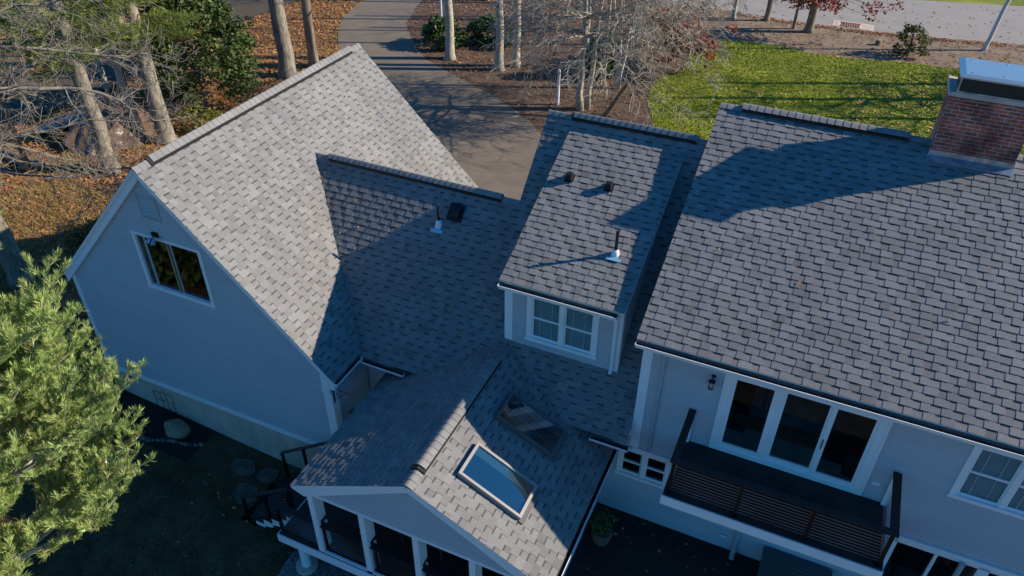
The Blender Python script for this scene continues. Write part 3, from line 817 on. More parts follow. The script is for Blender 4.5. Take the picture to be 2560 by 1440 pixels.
pipe(-1.02, 1.52, dz(1.52), .58, "black vent pipe on the dormer roof", house, dsl)
for (ax, ay, lb) in ((-2.66, 3.02, "small black roof vent on the dormer, left of its twin"), (-1.72, 3.0, "small black roof vent on the dormer, right of its twin")):
    b = MB(); nD = V((0, -dsl, 1)).normalized(); uD = V((0, 1, dsl)).normalized(); c0 = V((ax, ay, dz(ay)))
    b.obox(c0 + V((-.1, 0, 0)) - uD * .1 + nD * .016, (.2, 0, 0), uD * .24, nD * .01)
    b.prism([c0 + V((-.07, 0, 0)) + uD * p + nD * q_ for p, q_ in ((-.08, .02), (-.08, .13), (-.02, .17), (.09, .15), (.11, .02))], (.14, 0, 0))
    b.build("roof_vent", M_black, house, label=lb)

# --- garage wing
GX, GY0, GY1 = -11.012, -1.525, 7.2
cg = 1 / math.hypot(1, 1.009)
gl, gr = 3.86, 4.47
r4 = roof(house, (GX + gr, GY1, GZ(GX + gr) - .014), (0, -1, 0), (-1, 0, 1.009), [[(0, 0), (GY1 - GY0, 0), (GY1 - GY0, gr / cg), (0, gr / cg)]], 7, label="right slope of the tall garage gable roof, brightly sunlit")
r5 = roof(house, (GX - gl, GY0, GZ(GX - gl) - .014), (0, 1, 0), (1, 0, 1.009), [[(0, 0), (GY1 - GY0, 0), (GY1 - GY0, gl / cg), (0, gl / cg)]], 8, e=.3, label="left slope of the garage roof facing the woods")
ridge_cap(r4, (GX, GY0, 7.369), (GX, GY1, 7.369), (1, 0, -1.009), (-1, 0, -1.009), vent=(0.42, 8.2), seed=4, half=.17)
gwy = GY0 + .11
gx0, gx1 = -14.70, -6.74
gt = lambda x: GZ(x) - .09
wnd = (-11.74, -9.85, 3.99, 5.47)
mb = MB()
def gcol(a, b, za0, zfun=gt):
    if a < GX < b: top = [(b, zfun(b)), (GX, zfun(GX)), (a, zfun(a))]
    else: top = [(b, zfun(b)), (a, zfun(a))]
    mb.prism([(a, gwy, za0), (b, gwy, za0)] + [(x, gwy, z) for x, z in top], (0, .15, 0)); clap(mb, [[(a, za0), (b, za0)] + top], gwy)
gcol(gx0, wnd[0], .22); gcol(wnd[1], gx1, .22); gcol(wnd[0], wnd[1], wnd[3]); mb.box((wnd[0], gwy, .22), (wnd[1], gwy + .15, wnd[2])); clap(mb, [[(wnd[0], .22), (wnd[1], .22), (wnd[1], wnd[2]), (wnd[0], wnd[2])]], gwy)
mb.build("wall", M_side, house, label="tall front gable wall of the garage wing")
mb = MB(); mb.box((gx0, gwy + .15, .22), (gx0 + .15, GY1 - .1, GZ(gx0) - .09)); mb.build("wall", M_side, house, label="left side wall of the garage wing")
mb = MB(); mb.box((gx1 - .15, gwy + .15, .22), (gx1, 0.3, GZ(gx1) - .09)); mb.build("wall", M_side, house, label="right side wall of the garage wing by the notch")
mb = MB()
mb.prism([(gx0, GY1 - .25, 0), (gx1, GY1 - .25, 0), (gx1, GY1 - .25, gt(gx1)), (GX, GY1 - .25, gt(GX)), (gx0, GY1 - .25, gt(gx0))], (0, .15, 0)); mb.build("wall", M_side, house, label="rear gable wall of the garage wing")
mb = MB(); mb.box((gx0 + .02, gwy + .02, -2.4), (gx1 - .02, GY1 - .2, .22)); mb.build("foundation", M_conc, house)
mb = MB(); mb.box((gx0 - .02, gwy - .03, .13), (gx1 + .02, gwy, .29)); mb.build("water_table", M_trim, house)
mb = MB(); mb.box((gx0 - .02, gwy - .028, .29), (gx0 + .13, gwy, gt(gx0) - .05)); mb.build("corner_board", M_trim, house, label="white left corner board of the garage gable wall"); mb = MB(); mb.box((gx1 - .22, gwy - .028, .29), (gx1 + .02, gwy, gt(gx1) - .05)); mb.box((gx1 + .0, gwy, .29), (gx1 + .022, gwy + .2, gt(gx1) - .05))
mb.build("corner_board", M_trim, house, label="white right corner board of the garage gable wall")
for sgn, ln in ((-1, gl), (1, gr)):
    mb = MB()
    a = (GX, GY0 + .03, 7.30); b = (GX + sgn * ln, GY0 + .03, GZ(GX + ln * sgn) - .07)
    wdt = .26 if sgn < 0 else .17
    pts = [V(a), V(b), V(b) - V((0, 0, wdt)), V(a) - V((0, 0, wdt))]
    mb.prism(pts, (0, .06, 0)); mb.prism([p + V((0, -.012, 0)) for p in (V(a), V(b), V(b) - V((0, 0, .06)), V(a) - V((0, 0, .06)))], (0, .012, 0))
    if sgn > 0: mb.prism([V(b) - V((0, 0, wdt)), V(b) - V((.32, 0, wdt - .30)), V((gx1 - .22, b[1], b[2] - .42)), V((gx1 + .03, b[1], b[2] - .42)), V((gx1 + .03, b[1], b[2] - .24)), V(b) - V((0, 0, wdt + .06))], (0, .055, 0))
    mb.build("rake_board", M_trim, r4 if sgn > 0 else r5)
gutter(r4, (GX + gr, GY0 + .02, GZ(GX + gr) - .05), (GX + gr, -.44, GZ(GX + gr) - .05), (1, 0, 0), w=.11)
gw_ = window(house, wnd[0], wnd[1], wnd[2], wnd[3], gwy, n=1, tw=.09, sill=False, muntin=False, blinds=False, dh=False, label="large two-pane sliding window high in the garage gable")
mb = MB(); xm = (wnd[0] + wnd[1]) / 2
mb.box((xm - .02, gwy - .012, wnd[2] + .03), (xm + .02, gwy + .03, wnd[3] - .03), 0); mb.box((xm + .05, gwy + .02, wnd[2] + .03), (xm + .09, gwy + .05, wnd[3] - .03), 1); mb.box((xm - .76, gwy + .02, wnd[2] + .05), (xm - .70, gwy + .05, wnd[3] - .05), 1)
mb.build("meeting_rail", [M_wood, M_trim2], gw_)
mb = MB(); mb.box((-14.2, gwy + .2, 3.0), (-7.4, gwy + 3.5, 3.05)); mb.box((-12.6, gwy + 1.6, 3.05), (-9.6, gwy + 1.65, 5.0)); mb.box((-12.65, gwy + .16, 3.05), (-12.6, gwy + 1.65, 5.0)); mb.build("interior", M_navy, house, label="dark room behind the garage gable window")
# louvred gable vent
vx0, vx1, vz0, vz1 = -11.29, -10.70, 6.02, 6.66
mb = MB(); y = gwy
mb.box((vx0, y - .03, vz0), (vx0 + .05, y, vz1)); mb.box((vx1 - .05, y - .03, vz0), (vx1, y, vz1)); mb.box((vx0 + .05, y - .03, vz0), (vx1 - .05, y, vz0 + .05)); mb.box((vx0 + .05, y - .03, vz1 - .05), (vx1 - .05, y, vz1))
for k in range(9):
    z = vz0 + .06 + k * .058
    mb.obox((vx0 + .05, y - .026, z), (vx1 - vx0 - .1, 0, 0), (0, .024, .032), (0, 0, .006))
mb.box((vx0 + .05, y - .003, vz0 + .05), (vx1 - .05, y - .001, vz1 - .05))
mb.build("gable_vent", M_trim2, house, label="small louvred vent near the garage gable peak")
# flood light
mb = MB(); fx, fz = -11.03, 5.63
mb.box((fx - .09, gwy - .06, fz - .04), (fx + .09, gwy - .0, fz + .06)); mb.tube([(fx, gwy - .06, fz), (fx + .0, gwy - .16, fz - .06)], .015, 6)
fl_ = mb.build("flood_light", M_rail, house, label="small twin flood light above the garage gable window")
mb = MB(); mb.tube([(fx - .05, gwy - .12, fz - .03), (fx - .07, gwy - .24, fz - .12)], [.03, .055], 10); mb.tube([(fx + .05, gwy - .12, fz - .03), (fx + .09, gwy - .24, fz - .14)], [.03, .055], 10); mb.build("lamp_head", M_galv, fl_)

# --- screened porch
po = thing("porch", None, None, (0, 0, 0)); po.parent = house
PX, PY0, PZ, ps = -3.073, -3.982, 3.745, .511
pw = 2.924
cpp = 1 / math.hypot(1, ps)
kx = (PZ - P0(-.42)) / ps                      # where porch slope meets the P eave height
yv = 2.898 + (PZ - 6.017) / .966
for sgn, sd_, lb in ((1, 9, "right slope of the porch roof with two skylights"), (-1, 10, "left slope of the porch roof, grazed by low sun")):
    O_ = (PX + sgn * pw, PY0 if sgn < 0 else 0.0, PZ - ps * pw - .014)
    U_ = (0, 1, 0) if sgn < 0 else (0, -1, 0)
    Lr = pw / cpp
    vk = (pw - kx) / cpp
    yy = (lambda y_: y_ - PY0) if sgn < 0 else (lambda y_: 0.0 - y_)
    polys = [[(yy(PY0), 0), (yy(0.0), 0), (yy(0.0), vk), (yy(PY0), vk)], [(yy(PY0), vk), (yy(-.42), vk), (yy(yv), Lr), (yy(PY0), Lr)]]
    rr = roof(po, O_, U_, (-sgn, 0, ps), polys, sd_, label=lb)
    if sgn > 0: r6 = rr
    else: r7 = rr
ridge_cap(r6, (PX, PY0, PZ), (PX, yv - .12, PZ), (1, 0, -ps), (-1, 0, -ps), vent=(0.42, 3.9), seed=5, half=.155)
# gable front
gy = PY0 + .12
tz = lambda x, d=.07: PZ - ps * abs(x - PX) - d
BZ = 2.03
mb = MB(); mb.prism([(PX - pw + .38, gy, BZ + .09), (PX + pw - .38, gy, BZ + .09), (PX + pw - .38, gy, tz(PX + pw - .38)), (PX, gy, tz(PX)), (PX - pw + .38, gy, tz(PX - pw + .38))], (0, .1, 0)); clap(mb, [[(PX - pw + .38, BZ + .09), (PX + pw - .38, BZ + .09), (PX + pw - .38, tz(PX + pw - .38)), (PX, tz(PX)), (PX - pw + .38, tz(PX - pw + .38))]], gy); mb.build("gable_wall", M_side, po)
for sgn, rr in ((-1, r7), (1, r6)):
    mb = MB(); a = V((PX, PY0 + .02, PZ - .06)); b = V((PX + sgn * pw, PY0 + .02, PZ - ps * pw - .06)); mb.prism([a, b, b - V((0, 0, .05)), b - V((sgn * .30, 0, .17)), a - V((0, 0, .16))], (0, .05, 0)); mb.build("rake_board", M_trim, rr)
    mb = MB(); mb.box((PX + sgn * (pw - .02), PY0 + .06, PZ - ps * pw - .12), (PX + sgn * (pw - .045), 0, PZ - ps * pw - .065)); mb.box((PX + sgn * (pw - .05), PY0 + .08, PZ - ps * pw - .12), (PX + sgn * (pw - .36), 0, PZ - ps * pw - .10)); mb.build("fascia", M_trim, rr)
gutter(r6, (PX + pw, PY0 + .05, PZ - ps * pw - .05), (PX + pw, -.02, PZ - ps * pw - .05), (1, 0, 0), w=.10, label="gutter along the right eave of the porch")
mb = MB(); mb.box((PX - pw + .34, gy - .03, BZ), (PX + pw - .34, gy + .12, BZ + .09)); mb.build("beam", M_trim, po)
px0, px1 = PX - pw + .36, PX + pw - .36
np_ = 5
for i in range(np_):
    px = px0 + (px1 - px0) * i / (np_ - 1)
    ww = .07
    mb = MB(); mb.box((px - ww, gy - .02, 0.0), (px + ww, gy + .07, BZ)); mb.box((px + ww - .035, gy + .07, 1.05), (px + ww - .001, gy + .27, BZ)); mb.box((px + ww - .035, gy + .07, .03), (px + ww - .001, gy + .27, .86)); mb.build("post", M_trim, po)
mb = MB(); mb.box((px0 + .085, gy - .02, .0), (px1 - .085, gy + .03, .05)); mb.build("sill", M_trim, po)
for sgn, pxx in ((-1, px0), (1, px1)):
    mb = MB()
    for yy_ in (-2.6, -1.3, -.12): mb.box((pxx - .05, yy_ - .06, 0), (pxx + .05, yy_ + .06, 2.1))
    mb.box((pxx - .05, gy + .28, 2.0), (pxx + .05, -.02, 2.18)); mb.build("side_frame", M_trim, po)
mb = MB()
for k in range(26):
    yb = -3.6 + k * .13
    if min(abs(yb - q) for q in (-2.6, -1.3, -.12)) > .08: mb.box((px1 + .06, yb, .12), (px1 + .085, yb + .045, .93))
mb.box((px1 + .052, -3.7, .93), (px1 + .10, -.03, .99)); mb.box((px1 + .052, -3.7, .06), (px1 + .10, -.03, .12)); mb.build("side_railing", M_trim, po)
# ceiling (light boards) with the skylight wells
mb = MB()
for sgn in (-1, 1):
    for k in range(7):
        yy_ = -3.6 + k * .58
        a = V((PX, yy_, PZ - .12)); b = V((PX + sgn * (pw - .3), yy_, PZ - .12 - ps * (pw - .3)))
        mb.prism([a, b, b - V((0, 0, .12)), a - V((0, 0, .12))], (0, .05, 0))
mb.build("rafter", M_intl, po)
def skylight(xa, xb, ya, yb, label, blind):
    nS = V((ps, 0, 1)).normalized(); z_ = lambda x: PZ - ps * (x - PX)
    dS = V((1, 0, -ps))
    def Q(x, y_, h): return V((x, y_, z_(x))) + nS * h
    b = MB(); f = .055; hh = .11
    L_ = xb - xa
    for (p, q, r, s_) in (((xa), (xb), ya, ya + f), ((xa), (xb), yb - f, yb)):
        b.obox(Q(p, r, .0), dS * L_, (0, f, 0), nS * hh)
    b.obox(Q(xa, ya + f, 0), dS * f, (0, yb - ya - 2 * f, 0), nS * hh); b.obox(Q(xb - f, ya + f, 0), dS * f, (0, yb - ya - 2 * f, 0), nS * hh)
    o = b.build("skylight", M_cloth if blind is None else M_terra_f, r6, label=label)
    g = MB(); g.obox(Q(xa + f, ya + f, hh - .03), dS * (L_ - 2 * f), (0, yb - ya - 2 * f, 0), nS * .006); g.build("pane", M_sky1, o)
    w2 = MB()
    for yq in (ya + f, yb - f - .01): w2.obox(Q(xa + f, yq, -.0), dS * (L_ - 2 * f), (0, .01, 0), nS * (hh - .035))
    w2.obox(Q(xa + f, ya + f + .01, 0), dS * .01, (0, yb - ya - 2 * f - .02, 0), nS * (hh - .035))
    A_ = Q(xa + f, yb - f - .012, hh - .04); w2.add([A_, A_ + dS * (L_ - 2 * f), Q(xb - f, yb - f - .17, .027), Q(xa + f, yb - f - .17, .027)], [(0, 1, 2, 3)], 0)
    w2.build("light_well", M_wellt, o)
    fl = MB(); fl.obox(Q(xb, ya - .03, .023), dS * .10, (0, yb - ya + .06, 0), nS * .004)
    fl.build("flashing", M_cloth, o)
    d = MB(); d.obox(Q(xa + f + .011, ya + f + .011, .022), dS * (L_ - 2 * f - .012), (0, yb - ya - 2 * f - .022, 0), nS * .004)
    if blind: d.build("shade", M_shade, o)
    else:
        d.build("interior", M_navy, o)
        e_ = MB()
        for (u0, v0, u1, v1) in ((.1, .0, .2, .9), (.45, .1, .9, .6), (.2, .5, .8, .35)):
            A = Q(xa + f + (L_ - 2 * f) * u0, ya + f + .02 + (yb - ya - 2 * f - .05) * v0, .028); B = Q(xa + f + (L_ - 2 * f) * u1, ya + f + .02 + (yb - ya - 2 * f - .05) * v1, .028)
            e_.tube([A, B], .018, 4)
        e_.build("rafter", M_intl, o)
M_terra_f = mat("bronze_frame", (0.34, 0.31, 0.29), 0.4, metal=0.2)
M_wellt = mat("skylight_well", (0.55, 0.62, 0.52), 0.7)
M_shade = mat("skylight_shade", (0.05, 0.12, 0.17), 0.6)
skylight(-2.47, -1.14, -3.13, -2.27, "lower skylight in the porch roof, nearest the gable, half sunlit", True)
skylight(-2.45, -1.15, -1.46, -.64, "upper skylight in the porch roof, wholly in shade", None)

# ================================================================= DECK AND STAIRS
deck = thing("deck", "dark composite board deck with a white rim running under the porch and along the house", "deck", (0, 0, 0))
mb = MB(); mb.box((-6.83, -3.90, -.04), (XR, YW + .015, -.0)); mb.build("floor", M_deck, deck)
mb = MB(); mb.box((-6.86, -3.93, -.26), (XR, -3.90, -.005)); mb.box((-6.86, -3.90, -.26), (-6.83, -1.45, -.005)); mb.build("rim_board", M_trim, deck)
mb = MB(); ryy = -3.78
mb.box((-6.94, ryy - .075, .90), (px1 - .1, ryy + .075, .93)); mb.box((-6.94, ryy + .075, .898), (-6.79, -3.35, .928)); mb.build("rail_cap", M_deckx, deck)
for px in (-6.8, -5.55, -4.2, -2.9, -1.6, -.55):
    mb = MB(); mb.box((px - .03, ryy - .03, 0), (px + .03, ryy + .03, .90)); mb.build("post", M_rail, deck)
mb = MB(); mb.box((-6.83, -3.38, 0), (-6.77, -3.32, .90)); mb.box((-6.83, -1.62, 0), (-6.77, -1.56, .93)); mb.build("post", M_rail, deck)
mb = MB()
for i in range(10): mb.tube([(-6.8, ryy, .085 + i * .082), (-.55, ryy, .085 + i * .082)], .005, 4)
mb.build("railing_cable", M_cable, deck)
mb = MB(); mb.tube([(-6.35, -3.75, -1.6), (-6.35, -3.75, -.26)], .11, 12); mb.build("pier_post", M_trim, deck)
mb = MB(); mb.tube([(-6.35, -3.75, -1.7), (-6.35, -3.75, -1.10)], .26, 18); mb.build("footing", M_conc, deck)
mb = MB(); mb.tube([(-1.0, -3.75, -1.7), (-1.0, -3.75, -.26)], .11, 12); mb.build("pier_post", M_trim, deck)
# deck stairs (down towards -X)
st = thing("deck_stairs", "dark open stairs with white sawtooth stringers going down beside the garage wall", "stairs", (-7.6, -2.4, -1.25))
ns_ = 6; ty0, ty1 = -3.30, -1.75
for i in range(ns_):
    mb = MB(); xx = -6.88 - i * .27; z = -.02 - (i + 1) * .19
    mb.box((xx - .28, ty0 - .02, z - .03), (xx, ty1 + .02, z)); mb.build("tread", M_deckx, st)
for yy_ in (ty0, ty1 - .04):
    mb = MB()
    pts = [(-6.87, yy_, -.05)]
    for i in range(ns_):
        xx = -6.88 - i * .27; z = -.055 - (i + 1) * .19
        pts += [(xx + .01, yy_, z), (xx - .26, yy_, z)]
    pts += [(-6.88 - ns_ * .27, yy_, -1.45), (-6.88 - ns_ * .27 + .25, yy_, -1.45), (-6.87, yy_, -.42)]
    k = len(pts)
    for i in range(ns_):
        xx = -6.88 - i * .27; z = -.055 - (i + 1) * .19
        mb.prism([(xx, yy_, z), (xx - .265, yy_, z), (xx - .265, yy_, z - .30), (xx, yy_, z - .22)], (0, .035, 0))
    mb.build("stringer", M_trim, st)
for yy_ in (ty0, ty1):
    mb = MB()
    mb.obox((-6.88, yy_ - .06, .86), (-1.62, 0, -1.14), (0, .12, 0), (0, 0, .03)); mb.build("rail_cap", M_deckx, st)
    for k in (0.03, .5, .97):
        mb = MB(); a = V((-6.88, yy_, 0)) + V((-1.62, 0, -1.14)) * k; mb.box((a.x - .03, yy_ - .03, a.z - .25), (a.x + .03, yy_ + .03, a.z + .86)); mb.build("post", M_rail, st)
    mb = MB()
    for i in range(8): mb.tube([(-6.9, yy_, .08 + i * .09), (-8.48, yy_, .08 + i * .09 - 1.12)], .005, 4)
    mb.build("railing_cable", M_cable, st)
mb = MB(); mb.box((-9.1, -3.35, -1.40), (-8.2, -1.7, -1.19)); tag(mb.build("landing_slab", M_conc, None, (-8.6, -2.5, -1.3)), "worn grey concrete pad at the foot of the deck stairs", "concrete slab")

# ================================================================= GROUND
def sstep(a, b, x):
    t = max(0.0, min(1.0, (x - a) / (b - a))); return t * t * (3 - 2 * t)
def gz(x, y):
    front = -1.22 + 0.068 * max(0, min(16, -8.8 - x))
    t = sstep(-2.0, 5.0, y)
    front -= .42 * max(0.0, min(4.0, -3.6 - y)) * sstep(-5.5, -8.5, x)
    return front * (1 - t) - 0.12 * sstep(-16, -30, x) * 0
def noise2(x, y):
    return .04 * math.sin(x * .9 + 1.3 * math.sin(y * .5)) + .03 * math.sin(y * 1.1 + x * .4)
mb = MB()
xs = [-250, -180, -120, -80, -60] + [-50 + i * 0.8 for i in range(95)] + [30, 45, 60, 90, 130, 200, 250]
ys = [-120, -80, -50, -35, -25] + [-18 + i * 0.8 for i in range(85)] + [55, 62, 70, 80, 100, 130, 170, 220, 300]
k = len(ys)
vs = []
for x in xs:
    for y_ in ys:
        z = gz(x, y_) - .02
        if x < -27 or (x < -16 and y_ < 18): z += noise2(x, y_) * .7
        vs.append((x, y_, z))
fs = [(i * k + j, (i + 1) * k + j, (i + 1) * k + j + 1, i * k + j + 1) for i in range(len(xs) - 1) for j in range(k - 1)]
mb.add(vs, fs); g = mb.build("ground", M_leafl, None, (0, 0, 0), smooth=True); tag(g, "ground strewn with brown fallen leaves", "ground", kind="structure")

def catmull(pts, n=6, closed=True):
    out = []; N = len(pts)
    for i in range(N if closed else N - 1):
        p0, p1, p2, p3 = [V((*pts[(i + d) % N if closed else max(0, min(N - 1, i + d))], 0)) for d in (-1, 0, 1, 2)]
        for j in range(n):
            t = j / n
            out.append(0.5 * ((2 * p1) + (-p0 + p2) * t + (2 * p0 - 5 * p1 + 4 * p2 - p3) * t * t + (-p0 + 3 * p1 - 3 * p2 + p3) * t ** 3))
    return [(p.x, p.y) for p in out]
def sheet(name, pts, z, mt, label, cat, zf_=None, kind="structure"):
    bm = bmesh.new()
    vv = [bm.verts.new((x, y_, z)) for x, y_ in pts]
    f = bm.faces.new(vv)
    bmesh.ops.triangulate(bm, faces=[f])
    bm.normal_update()
    for f in bm.faces:
        if f.normal.z < 0: f.normal_flip()
    me = bpy.data.meshes.new(name); bm.to_mesh(me); bm.free(); me.materials.append(mt)
    o = bpy.data.objects.new(name, me); COL.objects.link(o); WL[o.name] = V((0, 0, 0))
    return tag(o, label, cat, kind=kind)
def inpoly(x, y_, P):
    c = False; n = len(P)
    for i in range(n):
        x1_, y1_ = P[i]; x2_, y2_ = P[(i + 1) % n]
        if (y1_ > y_) != (y2_ > y_) and x < (x2_ - x1_) * (y_ - y1_) / (y2_ - y1_) + x1_: c = not c
    return c
drive_right = [(-24.2, 36), (-24.38, 33.79), (-23.37, 30.5), (-22.53, 28.58), (-19.5, 24.92), (-17.36, 23.45), (-15.46, 22.43), (-12.66, 20.9), (-10.89, 19.66), (-9.64, 18.47), (-8.2, 16.5), (-5, 14), (1, 12.5)]
drive_left = [(-28.1, 36), (-27.79, 31.42), (-27.54, 30.3), (-26.49, 27.24), (-24, 23.5), (-20.5, 19.5), (-17.5, 15.5), (-15.8, 12), (-15, 7.0)]
dr = catmull(drive_right, 5, False) + [(1, 11.4), (1, 7.0)] + catmull([p for p in reversed(drive_left)], 5, False) + [(-28.6, 41)] + [(-24, 41)]
mulch_p = catmull(drive_right, 5, False)[::-1]
mulch = [(1, 12.5), (1, 30), (14, 36), (14, 40.6)] + [(8, 40.4), (2, 40.0), (-5, 39.9), (-10, 40.4), (-24, 41)] + [(-24.2, 36)] + catmull(drive_right, 5, False)
sheet("planting_bed", mulch, 0.006, M_mulch, "brown mulch bed between the driveway and the lawn", "mulch bed")
sheet("driveway", dr, 0.014, M_asph, "curving worn asphalt driveway behind the garage", "driveway")
lawn_p = catmull([(-4.93, 34.43), (-1.7, 35.02), (1.36, 34.54), (5.55, 35.39), (7.66, 35.54), (13, 36.2), (17, 34), (17, 20), (16, 12), (6, 11.6), (-2, 12.2), (-4.4, 17), (-4.97, 21.03), (-6.15, 24.19), (-6.4, 27), (-5.77, 29.12), (-5.6, 32)], 6)
sheet("lawn", lawn_p, 0.022, M_lawn, "sunny green lawn beyond the main roof", "lawn")
strip = [(-10, 40.4), (-5.1, 40.0), (-.54, 39.6), (4.67, 40.2), (11.68, 41.5), (30, 45), (30, 34), (14, 34.6), (7.66, 34.8), (-4.93, 33.6), (-8, 35.5), (-11, 38)]
sheet("verge", catmull(strip, 5), 0.010, M_dirt, "bare tan earth between the lawn and the road", "verge")
road = [(-60, 46), (-30, 43), (-18, 41.3), (-10, 40.4), (-5.1, 40.0), (-.54, 39.6), (4.67, 40.2), (11.68, 41.5), (25, 44.5), (60, 54), (58, 63), (24, 53.4), (12.3, 50.2), (5.2, 48.4), (-4, 48.2), (-18, 49.8), (-30, 51.5), (-60, 55)]
sheet("road", road, 0.018, M_road, "pale grey asphalt road at the top of the picture", "road")
sheet("road_verge", [(-4, 48.2), (5.2, 48.4), (12.3, 50.2), (24, 53.4), (60, 64), (60, 90), (-20, 80), (-18, 49.8)], 0.012, M_lawn, "thin grass beyond the road", "verge")
nd = [(-30.9, 3), (-31.4, 8), (-31.2, 12.5), (-31.0, 17), (-31.6, 22), (-31.9, 27), (-31, 33), (-29.5, 38), (-28.6, 41), (-33, 42), (-35.2, 36), (-36.0, 28), (-36.2, 22), (-36.0, 15), (-36.3, 9), (-37, 3)]
sheet("side_drive", catmull(nd, 4), 0.075, M_asphd, "shaded neighbouring asphalt drive through the woods at upper left", "driveway")
# back yard (drapes the lower ground)
def drape(name, x0_, x1_, y0_, y1_, st_, off, mt, label, cat, fn=None, kind="structure"):
    nx = int((x1_ - x0_) / st_) + 1; ny = int((y1_ - y0_) / st_) + 1
    mb_ = MB(); vs_ = []; ok = {}
    for i in range(nx):
        for j in range(ny):
            x = x0_ + i * st_; y_ = y0_ + j * st_; vs_.append((x, y_, gz(x, y_) + off))
    fs_ = []
    for i in range(nx - 1):
        for j in range(ny - 1):
            if fn is None or fn(x0_ + (i + .5) * st_, y0_ + (j + .5) * st_): fs_.append((i * ny + j, (i + 1) * ny + j, (i + 1) * ny + j + 1, i * ny + j + 1))
    mb_.add(vs_, fs_); o = mb_.build(name, mt, None, (0, 0, 0), smooth=True); return tag(o, label, cat, kind=kind)
drape("back_yard", -45.0, 12, -30, -.4, .3, .03, M_yard, "dark shaded grass yard below the garage wall, extended out of view at left", "yard", lambda x, y_: x > -15.8 + .5 * math.sin(y_ * 1.3) or y_ < -3.2 + .6 * math.sin(x * .9))  # dark sheet extended out of view at left, darkens the gable window's reflection
drape("planting_bed", -16.2, -11.1, -2.6, -1.3, .08, .045, M_soil, "black soil bed along the garage foundation", "planting bed", lambda x, y_: y_ > -2.55 - .22 * (x + 12.8) * (1 if x > -12.8 else .6) + .05 * math.sin(x * 5) - 0)
drape("gravel_strip", -7.2, 3, -5.1, -1.6, .1, .05, M_gravel, "grey gravel under the deck edge", "gravel", lambda x, y_: y_ > -4.6 + .3 * math.sin(x * 1.1) - .25 * (x + 6.9) + (.0 if x > -6.9 else 2))

# ---------------------------------------------------------------- scattered leaves, grass
rnd = random.Random(11)
npr = np.random.RandomState(5)
def quads(name, mt, P_, size, tones, label, cat, kind="stuff", flat=.5, par=None, aspect=1.5):
    """many small leaf faces: P_ Nx3 positions"""
    N_ = len(P_)
    nrm = npr.normal(size=(N_, 3)); nrm[:, 2] = np.abs(nrm[:, 2]) + flat * 3; nrm /= np.linalg.norm(nrm, axis=1)[:, None]
    a = npr.normal(size=(N_, 3)); a -= nrm * (a * nrm).sum(1)[:, None]; a /= np.linalg.norm(a, axis=1)[:, None]; b = np.cross(nrm, a)
    sz = size * npr.uniform(.6, 1.3, size=(N_, 1))
    q = np.stack([P_ - a * sz * .5 * aspect, P_ - b * sz * .42, P_ + a * sz * .5 * aspect, P_ + b * sz * .42], 1).reshape(-1, 3)
    me = bpy.data.meshes.new(name)
    L0 = np.array(WL[par.name]) if par is not None else np.zeros(3)
    q = q - L0
    me.vertices.add(4 * N_); me.vertices.foreach_set("co", q.ravel().astype(np.float32))
    me.loops.add(4 * N_); me.loops.foreach_set("vertex_index", np.arange(4 * N_, dtype=np.int32))
    me.polygons.add(N_); me.polygons.foreach_set("loop_start", np.arange(0, 4 * N_, 4, dtype=np.int32)); me.polygons.foreach_set("loop_total", np.full(N_, 4, dtype=np.int32))
    me.update(); me.validate()
    at = me.attributes.new("tone", 'FLOAT_COLOR', 'FACE'); at.data.foreach_set("color", np.concatenate([tones, np.ones((N_, 1))], 1).astype(np.float32).ravel())
    me.materials.append(mt)
    o = bpy.data.objects.new(name, me); COL.objects.link(o); WL[o.name] = V(tuple(L0))
    if par is not None: o.parent = par
    else: tag(o, label, cat, kind=kind)
    return o
def tones(N_, base=(1, 1, 1), v=.35, hue=.1):
    k = npr.uniform(1 - v, 1 + v, size=(N_, 1)); return np.clip(np.array(base)[None] * k * npr.uniform(1 - hue, 1 + hue, size=(N_, 3)), 0, 3)
def scatter(N_, box_, fn):
    out = []
    while len(out) < N_:
        x = rnd.uniform(box_[0], box_[1]); y_ = rnd.uniform(box_[2], box_[3])
        if fn(x, y_): out.append((x, y_, gz(x, y_) + .02))
    return np.array(out)
indr = lambda x, y_: inpoly(x, y_, dr)
nd_c = catmull(nd, 4)
P1 = scatter(40000, (-37, -15.2, -2, 36), lambda x, y_: not indr(x, y_) and (not inpoly(x, y_, mulch) or rnd.random() < .12) and not inpoly(x, y_, nd_c) and (y_ < 30 or x > -34)); P1[:, 2] += .03
quads("leaf_litter", M_leaf, P1, .115, tones(len(P1), (.85, .78, .7), .55, .2), "orange-brown fallen leaves covering the woodland floor", "fallen leaves", flat=.6)
P1 = np.concatenate([scatter(900, (-6, 12, 14, 35), lambda x, y_: inpoly(x, y_, lawn_p)), scatter(900, (3, 9, 20, 33), lambda x, y_: inpoly(x, y_, lawn_p) and abs(x - 5.5) + abs(y_ - 26) * .5 < 3.5 + rnd.random() * 3)]); P1[:, 2] += .04
quads("lawn_leaves", M_leaf, P1, .11, tones(len(P1), (1.5, 1.7, 1.9), .4, .15), "pale fallen leaves scattered over the green lawn", "fallen leaves", flat=.6)
P1 = scatter(5200, (-23, 12, 15, 41), lambda x, y_: inpoly(x, y_, mulch) and not inpoly(x, y_, lawn_p) and not indr(x, y_)); P1[:, 2] += .03
quads("bed_leaves", M_leaf, P1, .10, tones(len(P1), (.62, .55, .5), .5, .15), "small brown leaves lying on the mulch bed", "fallen leaves", flat=.6)
P1 = np.concatenate([scatter(260, (-15, -6.9, -11, -2.5), lambda x, y_: True), scatter(160, (-.1, 8, -3.6, -.1), lambda x, y_: rnd.random() < .35 + (1 if y_ > -.5 else 0))]); P1[260:, 2] = .012; P1[:260, 2] += .03
